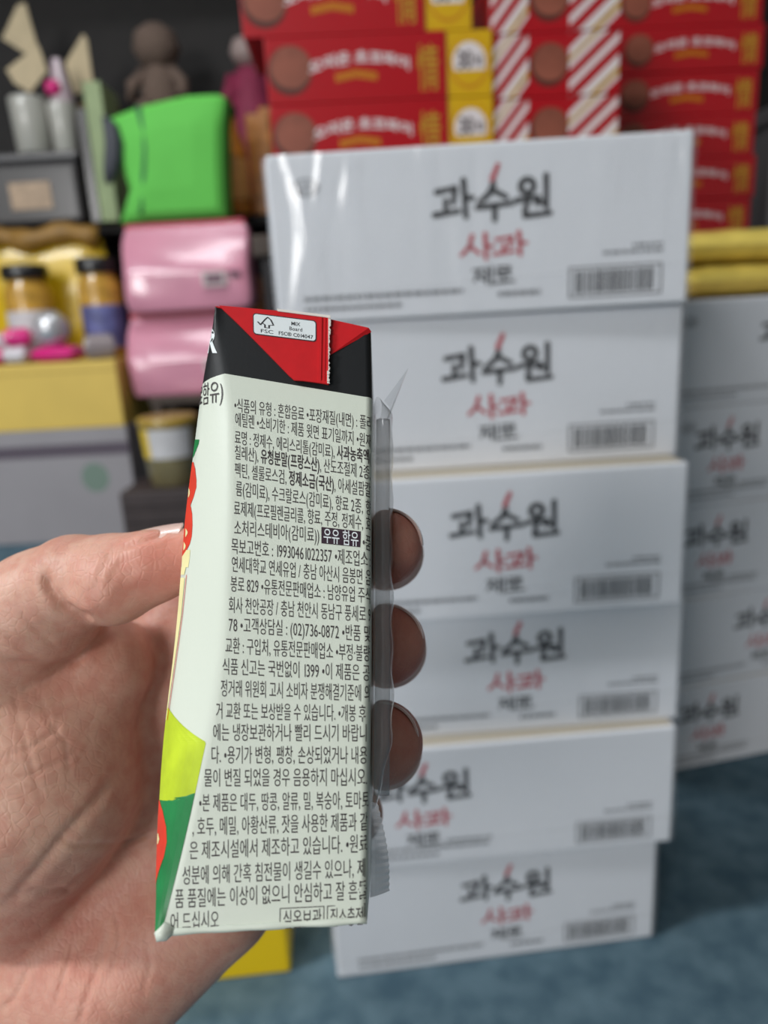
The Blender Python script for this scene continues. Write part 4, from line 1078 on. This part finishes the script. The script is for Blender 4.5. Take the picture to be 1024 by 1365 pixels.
# cream paper flags on sticks, tall clear pack, small goods behind
m_flag = mat('cream_paper', rgb(206, 188, 154), rough=.8, noise=.08); m_stick = mat('wood_stick', rgb(120, 80, 66), rough=.7)
def flag(px, py, D, pts, stick_to, label):
    c = at(px, py, D); k = D * .92 / FPX; b = MB()
    V = [((x - px) * k, -.003, (py - y) * k) for x, y in pts]; V2 = [(x, .003, z) for x, _, z in V]; n = len(V)
    b.add(V + V2, [list(range(n))[::-1], [n + i for i in range(n)]] + [[i, (i + 1) % n, n + (i + 1) % n, n + i] for i in range(n)])
    o = empty('paper_flag', (c[0], D, stick_to)); h = c[2] - stick_to
    p = MB(); p.v = [(x, y, z + h) for x, y, z in b.v]; p.f = b.f; p.m = b.m; p.sm = b.sm; p.build('paper', m_flag, o)
    zt = min(v[2] for v in p.v); xs = sum(v[0] for v in p.v) / len(p.v)
    s = MB(); s.tube([(xs, .008, 0), (xs, .008, h)], .005, 8); s.build('stick', m_stick, o); tag(o, label, 'flag', 'cream paper flags in the dark rack')
flag(28, 48, 2.80, [(4, 50), (30, 14), (40, 12), (47, 62), (36, 72)], RZ, 'cream paper flag, upper of the two at the far upper left')
flag(38, 95, 2.745, [(10, 92), (56, 66), (62, 96), (36, 120), (18, 108)], RZ, 'cream paper flag, lower one at the far upper left')
flag(106, 85, 2.77, [(88, 84), (116, 52), (120, 58), (120, 116), (94, 120)], RZ, 'cream paper flag right of the tall clear pack')
q = at(80, 120, 2.66); o = empty('clear_pack', (q[0], 2.667, LT + .0003)); hh = at(80, 75, 2.64)[2] - LT
b = MB(); b.lathe([(.032, 0), (.045, .01), (.042, hh * .5), (.03, hh * .75), (.016, hh)], 22); b.build('pack_body', m_clear, o)
b = MB(); b.lathe([(.001, hh * .62), (.022, hh * .64), (.026, hh * .7), (.02, hh * .76), (.001, hh * .78)], 16, cx=-.012, cy=-.03); b.build('pink_sweet', m_mag, o)
b = MB(); b.lathe([(.001, hh * .22), (.02, hh * .25), (.024, hh * .33), (.018, hh * .4), (.001, hh * .42)], 16, cx=.008, cy=-.035); b.build('pale_sweet', mat('pale_sweet', rgb(226, 220, 170), rough=.2, coat=.5), o)
tag(o, 'tall clear pack with pink and pale sweets behind the pale cups', 'pack')
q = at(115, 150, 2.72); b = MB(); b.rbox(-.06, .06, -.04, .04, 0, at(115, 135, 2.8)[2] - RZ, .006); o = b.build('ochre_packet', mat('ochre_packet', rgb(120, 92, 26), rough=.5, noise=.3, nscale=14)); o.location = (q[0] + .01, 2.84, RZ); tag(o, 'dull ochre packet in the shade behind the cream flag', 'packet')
q = at(8, 205, 2.5); b = MB(); b.rbox(-.05, .035, -.05, .05, 0, .26, .008); o = b.build('orange_packet', mat('orange_packet', rgb(150, 84, 20), rough=.4, coat=.4, noise=.45, nscale=16)); o.location = (q[0] - .02, 2.45, RZ + .0003 + 0); o.location = (at(8, 205, 2.78)[0], 2.80, RZ); tag(o, 'orange packet at the left frame edge on the upper shelf', 'packet')

# plush figure and pink toy, base colours darkened to stand for the rack's shade
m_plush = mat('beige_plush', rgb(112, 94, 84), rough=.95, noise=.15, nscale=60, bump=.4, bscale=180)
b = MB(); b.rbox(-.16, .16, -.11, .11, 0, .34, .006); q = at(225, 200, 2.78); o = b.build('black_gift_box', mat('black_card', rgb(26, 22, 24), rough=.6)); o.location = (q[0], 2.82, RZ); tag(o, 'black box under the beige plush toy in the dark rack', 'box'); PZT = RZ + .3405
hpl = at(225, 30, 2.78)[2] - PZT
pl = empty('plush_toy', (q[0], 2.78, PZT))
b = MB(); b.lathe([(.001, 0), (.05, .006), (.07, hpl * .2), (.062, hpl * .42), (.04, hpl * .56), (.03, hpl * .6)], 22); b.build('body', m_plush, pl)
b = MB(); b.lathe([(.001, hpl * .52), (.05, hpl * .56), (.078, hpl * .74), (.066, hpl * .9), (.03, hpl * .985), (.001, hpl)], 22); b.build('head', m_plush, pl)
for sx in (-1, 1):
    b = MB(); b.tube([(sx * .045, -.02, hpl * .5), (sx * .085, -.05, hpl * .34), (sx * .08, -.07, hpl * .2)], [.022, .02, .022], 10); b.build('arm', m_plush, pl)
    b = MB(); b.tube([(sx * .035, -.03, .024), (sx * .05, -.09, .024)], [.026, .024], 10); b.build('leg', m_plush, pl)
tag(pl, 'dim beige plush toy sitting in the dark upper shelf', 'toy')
q = at(330, 150, 2.6); pk = empty('pink_toy', (at(332, 100, 2.86)[0], 2.86, RZ)); hp = at(330, 50, 2.86)[2] - RZ; zb = at(330, 90, 2.86)[2] - RZ
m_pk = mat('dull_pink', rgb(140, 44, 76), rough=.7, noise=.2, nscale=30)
b = MB(); b.lathe([(.06, 0), (.075, .01), (.08, zb * .6), (.06, zb * .95), (.03, zb)], 22); b.build('dress', m_pk, pk)
b = MB(); b.lathe([(.001, zb), (.045, zb + (hp - zb) * .15), (.058, zb + (hp - zb) * .5), (.045, zb + (hp - zb) * .9), (.001, hp)], 20); b.build('head', mat('toy_white', rgb(170, 150, 146), rough=.6), pk)
b = MB(); b.tube([(-.06, 0, zb * .95), (-.1, -.02, zb * .7)], .02, 10); b.build('sleeve', m_pk, pk)
b = MB(); b.tube([(.06, 0, zb * .95), (.095, -.02, zb * .7)], .02, 10); b.build('sleeve', m_pk, pk)
tag(pk, 'pink dressed toy with a pale head at the left of the red boxes', 'toy')

# pink foil bags, green bag, amber bottles
m_pink = mat('pink_foil', rgb(222, 150, 172), rough=.26, coat=.7, noise=.06, nscale=8, bump=.12, bscale=9); m_pred = mat('pink_bag_red_trim', rgb(190, 50, 70), rough=.4)
m_plab = mat('pink_bag_label', rgb(206, 190, 190), rough=.4); m_pgr = mat('pink_bag_print', rgb(110, 74, 92), rough=.5)
PB_D = 2.24
def pink_bag(loc, W, H, T, seed, label):
    root = empty('foil_bag', loc)
    mb = MB(); nx, nz = 36, 26; r = random.Random(seed); ph = [r.uniform(0, 6) for _ in range(4)]
    # boxy bag: rounded rectangle section, slight puff, four sides
    prof = []
    for j in range(nz + 1):
        v = j / nz; g = 1 - .05 * math.exp(-v * 14) - .07 * math.exp(-(1 - v) * 9); ring = []
        for i in range(nx * 2):
            a = 2 * math.pi * i / (nx * 2); c, s = math.cos(a), math.sin(a); e = .22
            x = math.copysign(abs(c) ** e, c) * W / 2; y = math.copysign(abs(s) ** e, s) * T / 2 
            y *= 1 + .10 * math.sin(math.pi * v) + .035 * math.sin(v * 10 + ph[0] + x * 18) + .02 * math.sin(x * 30 + ph[1])
            if y < 0: y *= 1 - .72 * min(1, max(0, (v - .46) / .5)) ** 1.15
            ring.append((x * (g + .012 * math.sin(v * 8 + ph[2])), y * g, v * H))
        prof += ring
    n = nx * 2
    mb.add(prof, [[j * n + k, j * n + (k + 1) % n, (j + 1) * n + (k + 1) % n, (j + 1) * n + k] for j in range(nz) for k in range(n)] + [list(range(n))[::-1], [nz * n + k for k in range(n)]], 0, True)
    mb.build('bag_body', m_pink, root)
    b = MB(); b.rbox(.05, .12, -T / 2 * 1.22, -T / 2 * 1.1, H * .26, H * .44, .002); b.build('bag_label', m_plab, root)
    b = MB(); b.rbox(.06, .11, -T / 2 * 1.235, -T / 2 * 1.18, H * .30, H * .40, .001); b.build('label_print', m_pgr, root)
    b = MB(); b.rbox(.128, .158, -T / 2 * 1.2, -T / 2 * 1.05, H * .36, H * .43, .001); b.build('side_print', m_pgr, root)
    b = MB(); b.rbox(-W * .47, W * .47, -T * .12, T * .12, H - .004, H + .012, .003); b.build('top_seal', m_pred, root)
    tag(root, label, 'bag', 'pink foil bags'); return root
st = empty('wooden_stool', (at(245, 560, PB_D)[0], PB_D + .11, 0))
zl = .425
b = MB(); b.rbox(-.1, .2, -.1, .1, zl - .025, zl, .004); b.build('seat', m_wood, st)
for sx in (-.08, .17):
    for sy in (-.08, .08):
        b = MB(); b.rbox(sx - .015, sx + .015, sy - .015, sy + .015, 0, zl - .025, .002); b.build('leg', m_wood, st)
tag(st, 'dark wooden stool carrying the two pink foil bags', 'stool')
pink_bag((at(248, 480, PB_D)[0], PB_D + .10, zl + .0005), .37, .232, .16, 4, 'lower shiny pink foil bag, partly behind the carton top')
pink_bag((at(243, 350, PB_D)[0], PB_D + .10, zl + .246), .375, .24, .16, 9, 'upper shiny pink foil bag below the green bag')
ztop = zl + .246 + .254
gb = empty('green_bag', (at(222, 230, PB_D + .08)[0], PB_D + .11, ztop)); Hg = at(250, 140, PB_D + .08)[2] - ztop
m_green = mat('green_felt', rgb(104, 204, 84), rough=.75, noise=.04, nscale=8); m_gseam = mat('green_bag_trim', rgb(60, 118, 74), rough=.7); m_hdl = mat('grey_webbing', rgb(70, 72, 80), rough=.6)
k = (PB_D + .06) * .945 / FPX
def gp(px, py): return ((px - 222 + .0575 * (312 - py)) * k, (312 - py - .0575 * (px - 222)) * k)
outl = [(152, 318), (158, 300), (168, 270), (160, 240), (152, 205), (149, 168), (190, 152), (250, 138), (290, 136), (300, 140), (296, 180), (294, 230), (294, 308), (225, 312), (185, 314)]
P_ = [gp(*p) for p in outl]; z_min = min(z for _, z in P_); P_ = [(x, (z - z_min) * .86) for x, z in P_]; n = len(P_)
mb = MB(); cx, cz = sum(x for x, _ in P_) / n, sum(z for _, z in P_) / n
lay = []
for s, y in ((1, -.0), (.97, -.03), (.86, -.046), (.5, -.054), (.0, -.056)): lay.append([(cx + (x - cx) * s, y, cz + (z - cz) * s) for x, z in P_])
for i in range(4): mb.add(lay[i] + lay[i + 1], [[q_, (q_ + 1) % n, n + (q_ + 1) % n, n + q_] for q_ in range(n)], 0, i > 0)
bk = [(x, .07, z) for x, z in P_]; mb.add(lay[0] + bk, [[n + q_, n + (q_ + 1) % n, (q_ + 1) % n, q_] for q_ in range(n)]); mb.add(bk, [list(range(n))])
mb.build('bag_body', m_green, gb)
dz = -z_min
b = MB(); b.tube([(x, -.050 + .010 * abs(i - 2.5) / 2.5, (z + dz) * .86) for i, (x, z) in enumerate([gp(188, 156), gp(194, 185), gp(195, 215), gp(192, 245), gp(188, 275), gp(183, 304)])], .009, 8); b.build('seam', m_gseam, gb)
b = MB(); b.tube([(x, -.05, (z + dz) * .86) for x, z in [gp(146, 170), gp(153, 185), gp(156, 205), gp(154, 225), gp(149, 245), gp(143, 262)]], [.008, .022, .026, .026, .022, .008], 10); b.build('handle', m_hdl, gb)
tag(gb, 'bright green bag with a grey side handle on top of the pink foil bags', 'bag')

m_honey = mat('honey_amber', rgb(206, 126, 40), rough=.15, coat=.8, noise=.35, nscale=30); m_olab = mat('orange_label', rgb(240, 170, 96), rough=.4, noise=.12, nscale=30)
q = at(312, 290, 2.5); br = bottle((q[0], 2.56, RZ + .0003), .05, at(312, 142, 2.56)[2] - RZ, m_honey, 'amber bottle with black cap and orange label right of the green bag', neck=.55)
hb = at(312, 142, 2.56)[2] - RZ
b = MB(); b.lathe([(.0505, hb * .14), (.0515, hb * .15), (.0515, hb * .5), (.0505, hb * .51)], 24); b.build('bottle_label', m_olab, br)
for i, (px, dy) in enumerate(((337, 0), (350, .09))):
    q = at(px, 290, 2.6); b = MB(); b.rbox(-.04, .04, -.03, .03, 0, [.30, .34][i], .008); o = b.build('amber_packet', mat('amber_packet', rgb(176, 110, 40), rough=.35, coat=.4, noise=.4, nscale=25)); o.location = (q[0] + .048, 2.60 + dy, RZ); tag(o, ['amber packet directly right of the amber bottle', 'amber packet deeper in the rack beside the red boxes'][i], 'packet', 'amber packets on the upper shelf')
# amber packets below, left of the white stack
for i, (px, z0_, h_) in enumerate(((338, .42, .30), (352, .42, .36))):
    q = at(px, 420, 2.62); b = MB(); b.rbox(-.035, .035, -.05, .05, 0, h_, .006); o = b.build('brown_packet', mat('brown_packet', rgb(150, 96, 50), rough=.4, coat=.3, noise=.4, nscale=22)); o.location = (q[0], 2.62 + .12 * i, z0_); tag(o, ['brown packet on the lower shelf right of the pink foil bags', 'taller brown packet deeper on the lower shelf beside the white stack'][i], 'packet', 'brown packets on the lower shelf')

# labelled tub below the pink bags, on a crate
q = at(234, 640, 2.06); cz = .2
b = MB(); b.rbox(-.13, .13, -.1, .1, 0, cz, .006)
for k_ in range(4): b.rbox(-.125, .125, -.1045, -.0985, .02 + k_ * .045, .05 + k_ * .045, .002)
o = b.build('dark_crate', mat('crate_dark', rgb(60, 50, 50), rough=.6, noise=.15)); o.location = (q[0], 2.06, 0); tag(o, 'dark slatted crate on the floor under the labelled tub', 'crate')
tb = empty('snack_tub', (q[0], 2.06, cz + .0005)); m_tb = mat('tub_olive', rgb(126, 116, 84), rough=.25, coat=.5, noise=.2, nscale=20)
ht = at(234, 556, 2.0)[2] - cz - .0005
b = MB(); b.lathe([(.062, 0), (.068, .006), (.078, ht * .86), (.07, ht * .9)], 28); b.build('tub_body', m_tb, tb)
b = MB(); b.lathe([(.08, ht * .87), (.082, ht * .89), (.082, ht * .98), (.074, ht)], 28); b.build('tub_lid', mat('tub_lid_gold', rgb(170, 140, 60), rough=.35, coat=.4), tb)
b = MB()
for a0, a1, mi in ((200, 238, 1), (238, 330, 0)):
    aa = np.radians(np.linspace(a0, a1, 12)); vv = [((.0665 + .012 * zf) * math.cos(a) * 1.03, (.0665 + .012 * zf) * math.sin(a) * 1.03, ht * zf) for zf in (.42, .84) for a in aa]
    b.add(vv, [[i, i + 1, 12 + i + 1, 12 + i] for i in range(11)], mi, True)
b.build('tub_label', [m_lblw, mat('label_yellow', rgb(230, 196, 60), rough=.4)], tb)
tag(tb, 'olive tub with a white and yellow label left of the carton', 'tub')
